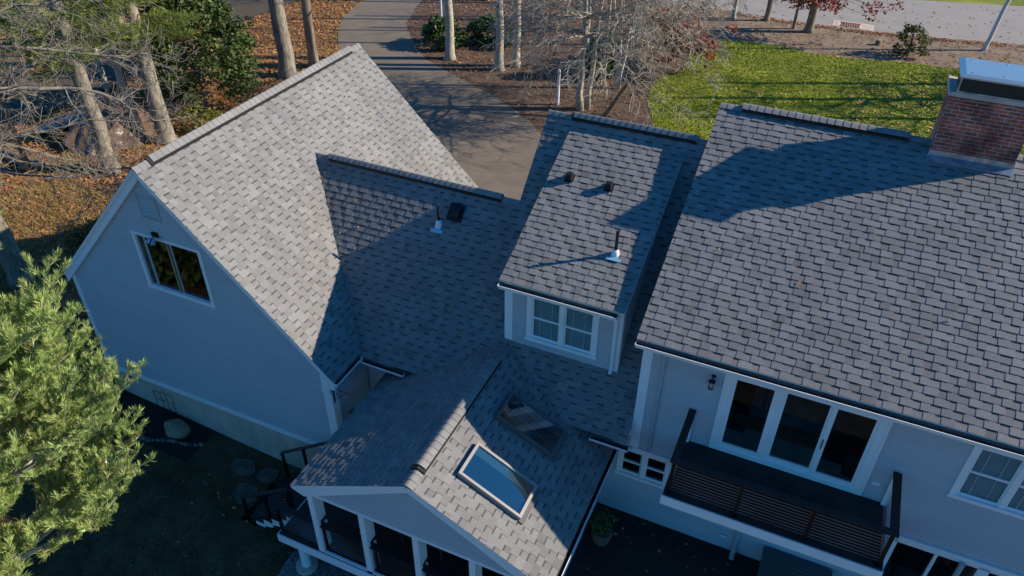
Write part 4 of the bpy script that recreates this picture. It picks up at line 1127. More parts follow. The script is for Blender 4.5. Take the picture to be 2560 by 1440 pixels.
quads("yard_leaves", M_leaf, P1, .07, tones(len(P1), (.9, .9, .9), .5, .15), "few small dead leaves on the shaded yard and deck", "fallen leaves", flat=.8)
rl = []
for _ in range(46):
    y_ = rnd.uniform(-.35, 2.7); rl.append((xv(y_) + abs(rnd.gauss(0, .10)) + .02, y_, P0(y_) + .03))
for _ in range(24):
    x = rnd.uniform(-8.5, .0); y_ = rnd.uniform(-.3, 2.4); rl.append((x, y_, P0(y_) + .03))
for _ in range(7):
    x = rnd.uniform(.3, 9); y_ = rnd.uniform(0, 5); rl.append((x, y_, HE + tm * (y_ - EY) + .03))
for _ in range(18):
    x = rnd.uniform(-10.8, -7.5); y_ = rnd.uniform(-1.2, 6); 
    if GZ(x) > P0(y_) or y_ > 3: rl.append((x, y_, GZ(x) + .03))
P1 = np.array(rl)
quads("roof_leaves", M_leaf, P1, .055, tones(len(P1), (.9, .8, .7), .5, .2), "few dead leaves caught on the shingled roofs and in the valley", "fallen leaves", flat=.3)
P1 = np.concatenate([scatter(900, (-6.5, 12, 38.6, 41.4), lambda x, y_: abs(y_ - (39.75 + .012 * (x) ** 2)) < .35), scatter(250, (-8, 14, 40, 49), lambda x, y_: True)]); P1[:, 2] += .025
quads("road_leaves", M_leaf, P1, .12, tones(len(P1), (.8, .62, .5), .4, .15), "brown leaves gathered along the road edge", "fallen leaves", flat=.8)
def blades(name, mt, P_, h, tn, label, cat, wd=.02, lean=.5):
    N_ = len(P_)
    d = npr.normal(size=(N_, 3)); d[:, 2] = 0; d /= np.linalg.norm(d, axis=1)[:, None]
    hh = h * npr.uniform(.5, 1.4, size=(N_, 1))
    l = npr.normal(size=(N_, 3)) * lean; l[:, 2] = 1; l /= np.linalg.norm(l, axis=1)[:, None]
    q = np.stack([P_ - d * wd, P_ + d * wd, P_ + l * hh], 1).reshape(-1, 3)
    me = bpy.data.meshes.new(name)
    me.vertices.add(3 * N_); me.vertices.foreach_set("co", q.ravel().astype(np.float32))
    me.loops.add(3 * N_); me.loops.foreach_set("vertex_index", np.arange(3 * N_, dtype=np.int32))
    me.polygons.add(N_); me.polygons.foreach_set("loop_start", np.arange(0, 3 * N_, 3, dtype=np.int32)); me.polygons.foreach_set("loop_total", np.full(N_, 3, dtype=np.int32))
    me.update(); me.validate()
    at = me.attributes.new("tone", 'FLOAT_COLOR', 'FACE'); at.data.foreach_set("color", np.concatenate([tn, np.ones((N_, 1))], 1).astype(np.float32).ravel())
    me.materials.append(mt); o = bpy.data.objects.new(name, me); COL.objects.link(o); WL[o.name] = V((0, 0, 0)); return tag(o, label, cat, kind="stuff")
P1 = scatter(60000, (-6.6, 13, 13, 36), lambda x, y_: inpoly(x, y_, lawn_p))
blades("grass", M_blade, P1, .09, tones(len(P1), (.85, .95, .8), .45, .1), "short green grass of the sunny lawn", "grass", wd=.03, lean=.6)
def dryfn(x, y_): return math.sin(x * .8 + 2) * math.sin(y_ * .7 + x * .3) > -.2
P1 = scatter(15000, (-27, -15.3, -2, 8), dryfn)
blades("dry_grass", M_dry, P1, .28, tones(len(P1), (1, 1, .9), .4, .12), "tufts of dry straw-coloured grass left of the garage", "dry grass", wd=.012, lean=.9)
P1 = scatter(22000, (-15.8, -6.5, -12, -2.4), lambda x, y_: True)
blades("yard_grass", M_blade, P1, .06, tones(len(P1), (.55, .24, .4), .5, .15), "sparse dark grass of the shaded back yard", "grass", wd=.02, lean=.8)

# ================================================================= TREES
def branch(mb, p, d, L, r, depth, rn, mi=0, droop=0.0, kids=(4, 6), ang=(.5, 1.0), shrink=.55, sides=5, tips=None, bend=.22, minr=.006):
    n = 5 if depth > 0 else 3
    pts = [V(p)]; rs = [r]; d = V(d).normalized(); q = V(p)
    for i in range(n):
        d = (d + V((rn.gauss(0, bend), rn.gauss(0, bend), rn.gauss(0, bend * .7) - droop * (i + 1) / n * .3))).normalized()
        q = q + d * (L / n); pts.append(q.copy()); rs.append(max(minr, r * (1 - .8 * (i + 1) / n)))
    mb.tube(pts, rs, sides if depth > 1 else max(3, sides - 2), mi, cap=False)
    if depth <= 0:
        if tips is not None: tips.append((pts[-1], d))
        return
    k = rn.randint(*kids)
    for i in range(k):
        t = rn.uniform(.25, 1.0) * n; a = min(n - 1, int(t)); f = t - a
        bp_ = pts[a].lerp(pts[a + 1], f); dd = (pts[a + 1] - pts[a]).normalized()
        ax = dd.orthogonal().normalized(); ax.rotate(Matrix.Rotation(rn.uniform(0, 6.283), 3, dd))
        th = rn.uniform(*ang); nd_ = dd * math.cos(th) + ax * math.sin(th)
        branch(mb, bp_, nd_, L * shrink * rn.uniform(.7, 1.25), max(minr, rs[a] * .6), depth - 1, rn, mi, droop, kids, ang, shrink, sides, tips, bend, minr)

def tree(name, label, cat, base, h, r, seed, bark, limb_z=(6, 13), nlimb=9, limb_len=2.6, depth=2, lean=(0, 0), group=None, twigm=None, kids=(3, 5), wob=.03, droop=0, flare=1.5, limb_up=(.1, .7)):
    rn = random.Random(seed)
    z0 = gz(base[0], base[1]) - .1
    t = thing(name, label, cat, (base[0], base[1], z0), group)
    mb = MB(); pts = []; rs = []
    n = 14
    for i in range(n + 1):
        f = i / n
        z = z0 + h * f
        pts.append(V((base[0] + lean[0] * h * f + rn.gauss(0, wob) * (i > 0), base[1] + lean[1] * h * f + rn.gauss(0, wob) * (i > 0), z)))
        rs.append(r * (1 - .62 * f) * (flare if i == 0 else 1))
    pts.insert(1, pts[0].lerp(pts[1], .35)); rs.insert(1, r * 1.05)
    mb.tube(pts, rs, 12)
    mb.build("trunk", bark, t, smooth=True)
    if nlimb:
        mb = MB(); tips = []
        for i in range(nlimb):
            z = rn.uniform(*limb_z); f = min(.98, z / h); k = f * n; a = min(n - 1, int(k)) + 1
            p = pts[a].lerp(pts[min(a + 1, len(pts) - 1)], k - int(k)); az = rn.uniform(0, 6.283)
            branch(mb, p, (math.cos(az), math.sin(az), rn.uniform(*limb_up)), limb_len * rn.uniform(.7, 1.3) * (1.15 - .5 * f), rs[a] * .38, depth, rn, 0, droop, kids, tips=tips)
        mb.build("branches", twigm or bark, t, smooth=True)
        return t, tips
    return t, []

G1 = "tall bare trunks in the leafy woods"
TREES = [
    # name label base h r seed bark lean limbz nl
    ("tree", "thick-barked trunk standing in front of the brown tarp pile", (-24.1, 7.4), 15, .33, 21, M_barkg, (0, 0)),
    ("tree", "slim forked trunk just right of the brown tarp pile", (-25.4, 10.2), 12, .19, 22, M_barkp, (-.02, 0)),
    ("tree", "stout grey trunk just left of the garage ridge, third from the tarp", (-24.1, 10.5), 15, .36, 23, M_barkg, (-.02, .01)),
    ("tree", "tallest pale trunk rising behind the garage ridge", (-24.1, 19.0), 17, .42, 24, M_barkg, (-.01, .0)),
    ("tree", "darker narrow trunk just right of the tallest trunk behind the garage", (-23.7, 20.8), 16, .27, 25, M_bark, (-.015, .0)),
    ("tree", "straight pale trunk beside the rhododendrons at the driveway edge", (-17.64, 24.9), 16, .26, 26, M_barkp, (0, 0)),
    ("tree", "left of the two close pale trunks in the mulch bed", (-14.5, 24.6), 16, .23, 27, M_barkp, (0, 0)),
    ("tree", "right of the two close pale trunks in the mulch bed", (-13.9, 25.5), 16, .22, 28, M_barkp, (.005, 0)),
    ("tree", "dark leaning trunk at the verge with a swollen base, nearest the storm drain", (-.2, 38.4), 14, .26, 29, M_bark, (.02, .02)),
    ("tree", "short dark trunk at the road verge, middle of three", (-2.9, 39.5), 12, .17, 30, M_bark, (.01, .0)),
    ("tree", "pale thin trunk at the road verge beside the russet leaves", (-4.85, 39.0), 12, .14, 31, M_barkp, (.02, .0)),
    ("tree", "dark trunk at the top of the picture left of the small side lane", (-34.2, 25.2), 12, .25, 32, M_bark, (-.02, .0)),
    ("tree", "slender trunk in the far woods, left of the tarp pile's top", (-31.0, 13.6), 11, .13, 34, M_barkp, (0, 0)),
    ("tree", "slender dark trunk beside the far asphalt drive", (-31.1, 15.0), 11, .09, 35, M_bark, (.03, 0)),
    ("tree", "pale trunk high in the upper left woods", (-36.2, 19.1), 12, .17, 36, M_barkp, (0, 0)),
    ("tree", "dark trunk at the far upper left, half hidden by pine boughs", (-38.5, 21.5), 12, .2, 37, M_bark, (0, 0)),
    ("tree", "thin trunk in the far bed behind the bare ornamental tree", (-11.2, 33.0), 14, .11, 38, M_barkp, (0, 0)),
    ("tree", "slim dark trunk in the bed right of the two close pale trunks", (-16.2, 33.0), 13, .13, 45, M_bark, (0, 0)),
    ("tree", "slim pale trunk at the very top between the driveway and the pale pair", (-21.0, 36.6), 13, .15, 46, M_barkp, (0, 0)),
    ("tree", "slim trunk at the top edge above the pale pair of trunks", (-18.3, 36.0), 13, .12, 47, M_bark, (0, 0)),
    ("tree", "thin trunk behind the bare ornamental tree's left side", (-11.6, 30.4), 13, .12, 48, M_barkp, (0, 0)),
    ("tree", "dark trunk behind the rhododendrons near the top of the picture", (-20.5, 35.5), 14, .14, 39, M_bark, (0, 0)),
]
tipsets = {}; OWN = {}
for i, (nm, lb, bs, h, r, sd_, bk, ln) in enumerate(TREES):
    t, tips = tree(nm, lb, "tree", bs, h, r, sd_, bk, limb_z=(7, h - .5), nlimb=9 if h > 12 else 6, lean=ln, depth=2, kids=(3, 4), group=G1)
    tipsets[i] = tips; OWN[i] = t
# two big trunks at the left edge
for (bs, lb, h, r, ln, sd_) in (((-21.2, .75), "big lumpy sunlit trunk at the left edge, right one of two beside the pine", 9.5, .38, (-.06, -.01), 40),
                                ((-22.3, -.6), "big shaded trunk at the left edge, left one of two beside the pine", 9.5, .30, (-.02, 0), 41),
                                ((-28.6, 4.3), "trunk at the left picture edge above the dry grass", 9, .26, (-.04, 0), 42)):
    t, _ = tree("tree", lb, "tree", bs, h, r, sd_, M_barkg, nlimb=3, limb_z=(7.5, 9), limb_len=1.6, lean=ln, group=G1, wob=.05)
# leaning white tree at right
tree("birch_tree", "leaning pale birch trunk at the road verge, upper right", "tree", (9.44, 39.5), 12, .12, 43, M_birch, limb_z=(7, 11), nlimb=6, lean=(.11, .05), limb_len=1.4)
# clump birch
bt = thing("birch_tree", "white multi-stemmed birch among the bare twigs", "tree", (-8.0, 25.0, -.05))
rn = random.Random(77)
for k, (dx_, dy_) in enumerate(((-.28, .04), (-.08, .1), (.2, .12))):
    mb = MB(); pts = [V((-8.0 + .06 * k, 24.9, -.05))]
    for i in range(1, 9): f = i / 8; pts.append(V((-8.0 + .06 * k + dx_ * 3.2 * f ** 1.2 + rn.gauss(0, .02), 24.9 + dy_ * 2 * f, 6.5 * f)))
    mb.tube(pts, [.075 * (1 - .6 * i / 8) for i in range(9)], 8); mb.build("stem", M_birch, bt, smooth=True)
    mb = MB()
    for q in range(7):
        a = rn.randint(4, 8); az = rn.uniform(0, 6.28); branch(mb, pts[a], (math.cos(az), math.sin(az), .5), 1.3, .02, 2, rn, kids=(3, 4), minr=.005)
    mb.build("branches", M_twig, bt)
# big ornamental bare tree
ot = thing("bare_tree", "wide bare ornamental tree with a dense tangle of pale twigs behind the dormer", "tree", (-8.75, 21.7, -.05))
rn = random.Random(5)
for k, (bx, dx_, dy_, rr_) in enumerate(((-8.78, -.02, .0, .17), (-8.5, .05, .06, .13))):
    mb = MB(); pts = [V((bx, 21.6 + .25 * k, -.05))]; rs = [rr_ * 1.3]
    for i in range(1, 11): f = i / 10; pts.append(V((bx + dx_ * 8 * f + rn.gauss(0, .05), 21.6 + .25 * k + dy_ * 8 * f + rn.gauss(0, .05), 8.8 * f))); rs.append(rr_ * (1 - .7 * f))
    mb.tube(pts, rs, 10); mb.build("stem", M_barkp, ot, smooth=True)
    mb = MB()
    for q in range(36 if k == 0 else 27):
        a = rn.choice([3, 4, 4, 5, 5, 6, 6, 7, 8, 9, 10]); az = rn.uniform(0, 6.28)
        f = a / 10
        branch(mb, pts[a], (math.cos(az), math.sin(az), .35 - .1 * f), (3.4 + (.8 if math.cos(az) > .3 else 0)) * (1.25 - .55 * f), rs[a] * .42 + .008, 3, rn, kids=(4, 6), ang=(.4, .95), droop=.42, bend=.22, minr=.008, sides=5, shrink=.52)
    mb.build("branches", M_twig, ot)
# darker diagonal tree through the twigs
mb = MB(); rn = random.Random(9)
dtree = thing("bare_tree", "dark young tree leaning right over the lawn edge behind the dormer ridge", "tree", (-7.5, 21.0, -.05))
pts = [V((-7.5, 21.0, -.05)), V((-6.6, 21.6, 1.6)), V((-5.6, 22.4, 3.2)), V((-4.7, 23.2, 5.0)), V((-4.0, 24, 7.0))]
mb.tube(pts, [.10, .085, .07, .05, .03], 8); mb.build("trunk", M_bark, dtree, smooth=True)
mb = MB()
for q in range(22):
    a = rn.choice([1, 2, 2, 3, 3, 4]); az = rn.uniform(-1.8, 1.8); branch(mb, pts[a], (math.cos(az), math.sin(az), .3), 2.4, .03, 3, rn, kids=(3, 5), droop=.5, minr=.007)
mb.build("branches", M_twig, dtree)
# bare branches reaching in from the left (its trunk stands out of the frame)
lt = thing("bare_tree", "bare grey branches reaching in from the left picture edge", "tree", (-20.5, -1.5, gz(-20.5, -1.5)))
mb = MB(); mb.tube([(-20.5, -1.5, -.6), (-20.3, -1.4, 3), (-20.0, -1.2, 6), (-19.7, -1.0, 8.5), (-19.6, -.8, 11)], [.32, .28, .24, .18, .1], 10); mb.build("trunk", M_barkg, lt, smooth=True)
mb = MB(); rn = random.Random(15)
for pl, r0 in (([(-20.0, -1.2, 6.2), (-17.1, .03, 7.38), (-16.3, 1.2, 7.3), (-15.4, 2.1, 6.75), (-14.67, 2.58, 6.1)], .075),
               ([(-19.9, -1.1, 7.2), (-17.15, .53, 8.39), (-15.9, 2.1, 7.95), (-15.1, 2.95, 7.7)], .055),
               ([(-19.7, -1, 8.3), (-17.6, .3, 9.3), (-16.7, 1.6, 9.25), (-15.6, 2.4, 9.6)], .06),
               ([(-20.2, -1.3, 4.9), (-16.94, -.56, 6.27), (-16.1, .29, 5.6), (-15.35, 1.02, 5.1)], .06),
               ([(-20.1, -1.3, 5.4), (-17.6, -.6, 5.4), (-16.4, .4, 4.9), (-15.9, 1.3, 4.9)], .05),
               ([(-20.0, -1.2, 6.6), (-18.2, .2, 6.9), (-17.0, 1.4, 7.9), (-16.6, 2.2, 8.9)], .06),
               ([(-20.2, -1.3, 5.2), (-18.3, .9, 5.6), (-17.2, 2.4, 5.7), (-16.2, 3.3, 5.4)], .05)):
    pts = [V(pl[0])]
    for a, b in zip(pl[:-1], pl[1:]):
        for q in range(1, 4): pts.append(V(a).lerp(V(b), q / 3) + V((rn.gauss(0, .05), rn.gauss(0, .05), rn.gauss(0, .05))))
    n = len(pts); rs = [r0 * (1 - .8 * i / (n - 1)) for i in range(n)]
    mb.tube(pts, rs, 7)
    for q in range(22):
        a = rn.randint(2, n - 1); dd = (pts[a] - pts[a - 1]).normalized(); s_ = V((rn.gauss(0, 1), rn.gauss(0, 1), rn.gauss(0, 1))).normalized()
        branch(mb, pts[a], dd * .7 + s_ * .8, rn.uniform(.7, 1.7), max(.012, rs[a] * .6), 2, rn, kids=(3, 5), bend=.25, minr=.0055)
mb.build("branches", M_twigd, lt)

# foliage helper: leaf clumps round centres
def clumps(centres, rad, n, flat=1.0):
    P_ = []
    for c in centres:
        q = npr.normal(size=(n, 3)); q /= np.maximum(1e-6, np.linalg.norm(q, axis=1))[:, None]; q *= npr.uniform(.25, 1, size=(n, 1)) ** .6 * rad; q[:, 2] *= flat; P_.append(q + np.array(c)[None])
    return np.concatenate(P_)
def bushy(name, label, cat, base, rx, ry_, h, mt, seed, nclump=70, per=60, leaf=.09, clr=.35, tbase=(1, 1, 1), trunk=True, low=.12, z_extra=0, group=None, aspect=1.6):
    rn = random.Random(seed); z0 = gz(*base)
    t = thing(name, label, cat, (base[0], base[1], z0), group)
    cs = []
    for i in range(nclump):
        u = rn.uniform(low, 1); az = rn.uniform(0, 6.283); prof = math.sin(math.pi * min(1, .12 + u * .88)) ** .55 if u < .9 else .45
        rr_ = (rn.uniform(.45, 1) ** .5) * prof * rn.uniform(.8, 1.12)
        cs.append((base[0] + rx * rr_ * math.cos(az), base[1] + ry_ * rr_ * math.sin(az), z0 + z_extra + h * u))
    P_ = clumps(cs, clr, per, .7)
    tn = np.repeat(npr.uniform(.6, 1.3, size=(nclump, 1)), per, 0) * tones(len(P_), tbase, .3, .12)
    quads("foliage", mt, P_, leaf, tn, None, None, par=t, flat=.15, aspect=aspect)
    if trunk:
        mb = MB(); mb.tube([(base[0], base[1], z0 - .1), (base[0] + .05, base[1], z0 + h * .5), (base[0], base[1] + .05, z0 + h * .92)], [.09, .06, .02], 7)
        for q in range(0, nclump, 2): c = cs[q]; mb.tube([(base[0], base[1], max(z0, c[2] - .5)), c], [.022, .006], 4, cap=False)
        mb.build("stems", M_bark, t)
    return t
bushy("evergreen_tree", "large dark green evergreen left of the garage ridge", "evergreen tree", (-25.0, 14.0), 2.7, 2.4, 5.6, M_cedar, 51, nclump=190, per=95, leaf=.13, clr=.55)
bushy("shrub", "low yellow-green shrub below the large evergreen", "shrub", (-23.7, 12.2), 1.3, .9, .9, M_yel, 52, nclump=34, per=30, leaf=.10, clr=.3, trunk=False)
bushy("rhododendron", "left rhododendron beside the driveway with glossy leaves", "shrub", (-18.9, 26.6), 1.25, 1.2, 1.5, M_rhodo, 53, nclump=55, per=42, leaf=.15, clr=.34, group="rhododendrons by the driveway")
bushy("rhododendron", "right rhododendron, behind the pale trunk", "shrub", (-16.5, 28.2), 1.6, 1.1, 1.4, M_rhodo, 54, nclump=60, per=42, leaf=.15, clr=.34, group="rhododendrons by the driveway")
bushy("evergreen_shrub", "dark evergreen shrub half hidden behind the bare tree", "shrub", (-9.3, 26.0), .9, .8, 2.4, M_cedar, 55, nclump=55, per=50, leaf=.12, clr=.32)
bushy("shrub", "open layered shrub with bronze-green tips on the road verge", "shrub", (5.4, 36.6), .95, .8, 1.7, M_yel, 56, nclump=34, per=36, leaf=.11, clr=.27, tbase=(.45, .5, .6))
bushy("shrub", "red-leaved shrub above the large evergreen at the top", "shrub", (-28.0, 17.2), 1.7, 1.2, 3.5, M_red, 57, nclump=60, per=22, leaf=.16, clr=.45, low=.5, tbase=(1.4, .8, 1.2))
bushy("weed_patch", "tangled dead weeds left of the garage", "weeds", (-19.3, 3.4), 2.4, 1.5, .5, M_dry, 58, nclump=60, per=60, leaf=.09, clr=.4, trunk=False, tbase=(.55, .55, .4), aspect=4)
# russet oaks on verge: leaves held on low limbs
for (c, rr_, n, lb, sd_, bs) in (((-6.1, 28.6, 1.9), (2.2, 1.8, 1.0), 120, "young oak holding russet leaves beside the bare ornamental tree", 61, (-6.4, 30.0)),
                             ((-.1, 37.0, 2.3), (2.8, .8, .5), 34, "small oak with hanging russet leaves beside the swollen dark trunk", 62, (-1.1, 38.6))):
    rn = random.Random(sd_)
    t = thing("oak_tree", lb, "tree", (bs[0], bs[1], 0))
    cs = [(c[0] + rn.gauss(0, .5) * rr_[0], c[1] + rn.gauss(0, .5) * rr_[1], c[2] + rn.gauss(0, .5) * rr_[2]) for _ in range(n)]
    P_ = clumps(cs, .42, 26, .8)
    quads("foliage", M_red, P_, .15, tones(len(P_), (1.15, 1.0, .9), .5, .2), None, None, par=t, flat=.1)
    mb = MB(); top = (bs[0], bs[1], c[2] + 1.2); mb.tube([(bs[0], bs[1], -.1), (bs[0], bs[1], c[2]), top], [.11, .08, .03], 8)
    for q in cs: mb.tube([(bs[0], bs[1], max(.6, q[2] - .7)), V(q).lerp(V((bs[0], bs[1], q[2])), .4) + V((0, 0, .15)), q], [.03, .018, .006], 4, cap=False)
    mb.build("branches", M_barkg, t)

# ---------------------------------------------------------------- needles
def tufts(name, mt, T, D, par, nn=22, ln=.10, wd=.004, spread=.55, tbase=(1, 1, 1), tv=.3):
    """bundles of needles: T Nx3 tuft bases, D Nx3 directions"""
    N_ = len(T); T = np.repeat(T, nn, 0); D = np.repeat(D, nn, 0)
    j = npr.normal(size=T.shape); d = D + j * spread; d /= np.linalg.norm(d, axis=1)[:, None]
    l = ln * npr.uniform(.75, 1.15, size=(len(T), 1))
    s = npr.normal(size=T.shape); s -= d * (s * d).sum(1)[:, None]; s /= np.linalg.norm(s, axis=1)[:, None]
    off = D * npr.uniform(-.045, .02, size=(len(T), 1))
    B = T + off; tip = B + d * l; mid = B + d * l * .6
    q = np.stack([B - s * wd * .6, mid - s * wd, tip, mid + s * wd, ], 1).reshape(-1, 3)
    L0 = np.array(WL[par.name]); q = q - L0; M_ = len(T)
    me = bpy.data.meshes.new(name)
    me.vertices.add(4 * M_); me.vertices.foreach_set("co", q.ravel().astype(np.float32))
    me.loops.add(4 * M_); me.loops.foreach_set("vertex_index", np.arange(4 * M_, dtype=np.int32))
    me.polygons.add(M_); me.polygons.foreach_set("loop_start", np.arange(0, 4 * M_, 4, dtype=np.int32)); me.polygons.foreach_set("loop_total", np.full(M_, 4, dtype=np.int32))
    me.update(); me.validate()
    tn = np.repeat(tones(N_, tbase, tv, .07), nn, 0) * npr.uniform(.85, 1.15, size=(M_, 1))
    at = me.attributes.new("tone", 'FLOAT_COLOR', 'FACE'); at.data.foreach_set("color", np.concatenate([tn, np.ones((M_, 1))], 1).astype(np.float32).ravel())
    me.materials.append(mt); o = bpy.data.objects.new(name, me); COL.objects.link(o); o.parent = par; WL[o.name] = V(tuple(L0)); return o
# foreground white pine
PT = V((-6.62, -8.9, -1.2))
pine = thing("pine_tree", "lush sunlit white pine filling the lower left foreground", "pine tree", PT)
rn = random.Random(3)
mb = MB(); mb.tube([PT, (-6.62, -8.9, 4), (-6.8, -8.85, 8), (-6.8, -8.8, 11.6)], [.2, .13, .06, .015], 10); mb.build("trunk", M_barkg, pine, smooth=True)
mb = MB(); TT = []; DD = []
def pine_branch(p, d, L, r, lvl):
    n = 6 if lvl == 0 else 4
    pts = [V(p)]; d = V(d).normalized()
    for i in range(n):
        d = (d + V((rn.gauss(0, .08), rn.gauss(0, .08), .06 + rn.gauss(0, .05)))).normalized(); pts.append(pts[-1] + d * L / n)
    mb.tube(pts, [max(.004, r * (1 - .8 * i / n)) for i in range(n + 1)], 5 if lvl == 0 else 3, cap=False)
    if lvl < 2:
        k = (9, 4)[lvl]
        for i in range(k):
            f = .3 + .7 * (i + rn.random()) / k if lvl == 0 else .25 + .7 * (i + rn.random()) / k
            a = min(n - 1, int(f * n)); q = pts[a].lerp(pts[a + 1], f * n - a if f * n - a <= 1 else 1); dd = (pts[a + 1] - pts[a]).normalized()
            side = dd.cross(V((0, 0, 1))).normalized() * (1 if (i % 2) else -1); nd_ = (dd * .75 + side * .75 + V((0, 0, rn.uniform(0, .35)))).normalized()
            pine_branch(q, nd_, L * (.42 if lvl == 0 else .5) * rn.uniform(.75, 1.2) * (1.25 - .6 * f), r * .45, lvl + 1)
    step = .058
    m_ = int(L / step)
    for i in range(m_ + 1):
        f = 1 - i * step / L
        if f < (.62 if lvl == 0 else .2): break
        a = min(n - 1, int(f * n)); q = pts[a].lerp(pts[a + 1], min(1, f * n - a)); dd = (pts[a + 1] - pts[a]).normalized()
        for _ in range(1 if i else 2):
            TT.append(tuple(q)); v_ = dd * .75 + V((rn.gauss(0, .38), rn.gauss(0, .38), .6 + rn.gauss(0, .25))); DD.append(tuple(v_.normalized()))
zz = 5.7
while zz < 11.9:
    f = max(0, zz - 6.3) / 5.4
    Lr = 2.42 * (1 - f ** 2.2 * .82)
    for k in range(7):
        az = rn.uniform(0, 6.283)
        if 5 < zz: pass
        az = k / 7 * 6.283 + rn.uniform(-.4, .4) + zz
        dz_ = math.degrees(az + .35) % 360; dz_ = min(dz_, 360 - dz_); short = .66 + .34 * min(1, max(0, dz_ - 25) / 60)
        if zz < 8: Lr_ = Lr * short
        else: Lr_ = Lr * (.85 + .15 * short)
        pine_branch((-6.60, -8.87, zz + rn.uniform(-.15, .15)), (math.cos(az), math.sin(az), .28 + .5 * f), Lr_ * rn.uniform(.82, 1.12), .045 * (1 - .5 * f), 0)
    zz += .29
# two longer leaders that reach towards the garage
pine_branch((-6.8, -8.7, 7.2), (.72, .66, .10), 2.15, .03, 0)
mb.build("branches", M_barkp, pine)
TT = np.array(TT); DD = np.array(DD)
print("pine tufts", len(TT))
tufts("foliage", M_needle, TT, DD, pine, nn=22, ln=.115, wd=.0040, spread=.26, tv=.38)
# soft distant pine boughs at the upper left
for (own, bs, zr_, nb, R_, lb, sd_) in ((0, (-24.1, 7.4), (4.6, 7.6), 30, 2.3, None, 71),
                               (None, (-27.0, 5.9), (3.8, 8), 34, 2.8, "white pine with soft drooping boughs in the far upper left corner", 72),
                               (2, (-24.3, 10.6), (4.4, 7.0), 26, 2.5, None, 73),
                               (None, (-29.5, 13.5), (4, 7), 24, 2.4, "slim white pine with light green boughs behind the two grey trunks", 74)):
    rn = random.Random(sd_)
    mb = MB()
    if own is None:
        t = thing("pine_tree", lb, "pine tree", (bs[0], bs[1], 0), "soft white pines in the woods")
        mb.tube([(bs[0], bs[1], -.1), (bs[0], bs[1], zr_[1])], [.12, .04], 8); mb.build("trunk", M_bark, t, smooth=True)
    else: t = OWN[own]
    mb = MB(); T_ = []; D_ = []
    for i in range(nb):
        az = rn.uniform(0, 6.283); z = rn.uniform(*zr_); p = V((bs[0], bs[1], z)); L_ = R_ * rn.uniform(.6, 1.1); d = V((math.cos(az), math.sin(az), -.05))
        e_ = p + d * L_; mb.tube([p, p + d * L_ * .5 + V((0, 0, .12)), e_], [.03, .018, .006], 4, cap=False)
        for j in range(60):
            f = rn.uniform(.25, 1); s_ = V((-d.y, d.x, 0)) * rn.gauss(0, .34) * (1.2 - f * .5); q = p + d * L_ * f + s_ + V((0, 0, rn.gauss(.05, .07))); T_.append(tuple(q)); D_.append(tuple((d * .7 + s_ * .8 + V((0, 0, .35))).normalized()))
    mb.build("boughs", M_bark, t)
    tufts("foliage", M_softn, np.array(T_), np.array(D_), t, nn=13, ln=.24, wd=.012, spread=.5, tv=.4)

# ================================================================= SMALL THINGS
def blob(mb, c, r, rn, mi=0, rings=7, seg=10, rough=.14):
    c = V(c); k = len(mb.v); ph = [rn.uniform(0, 6.28) for _ in range(6)]
    def dsp(a, b): return 1 + rough * (math.sin(2 * a + ph[0]) * math.cos(b * 2 + ph[1]) + .6 * math.sin(3 * a + ph[2] + b * 2) + .4 * math.sin(5 * a + ph[3]))
    vs_ = [(c.x, c.y, c.z + r[2] * dsp(0, 0))]
    for i in range(1, rings):
        th = math.pi * i / rings
        for j in range(seg):
            a = 2 * math.pi * j / seg; q = dsp(a, th); vs_.append((c.x + r[0] * q * math.sin(th) * math.cos(a), c.y + r[1] * q * math.sin(th) * math.sin(a), c.z + r[2] * math.cos(th) * q))
    vs_.append((c.x, c.y, c.z - r[2]))
    fs_ = [(0, 1 + j, 1 + (j + 1) % seg) for j in range(seg)]
    for i in range(rings - 2):
        for j in range(seg): a = 1 + i * seg + j; b = 1 + i * seg + (j + 1) % seg; fs_.append((a, a + seg, b + seg, b))
    l = len(vs_) - 1; q = 1 + (rings - 2) * seg
    fs_ += [(q + (j + 1) % seg, q + j, l) for j in range(seg)]
    mb.add(vs_, fs_, mi)
rn = random.Random(31)
mb = MB(); blob(mb, (-12.15, -1.85, -.92), (.42, .30, .22), rn, rings=9, seg=16, rough=.10); tag(mb.build("boulder", M_sand, None, (-12.15, -1.85, -.95), smooth=True), "pale tan boulder leaning on the garage foundation", "boulder")
N_b = 15
for i in range(N_b):
    f = i / (N_b - 1); x = -12.95 + f * 1.75; y_ = -2.48 + .55 * f ** 1.6 - .05 * math.sin(f * 9)
    mb = MB(); s_ = rn.uniform(.055, .11) * (1.25 if i in (1, 2, 3, 14) else .9)
    blob(mb, (x, y_, gz(x, y_) + .05), (s_ * 1.15, s_ * .85, s_ * .6), rn, rings=6, seg=9, rough=.12)
    tag(mb.build("edging_stone", M_stone if i % 3 else M_stoneb, None, (x, y_, gz(x, y_)), smooth=True),
        "one of the small stones edging the soil bed below the boulder", "stone", "stones edging the soil bed")
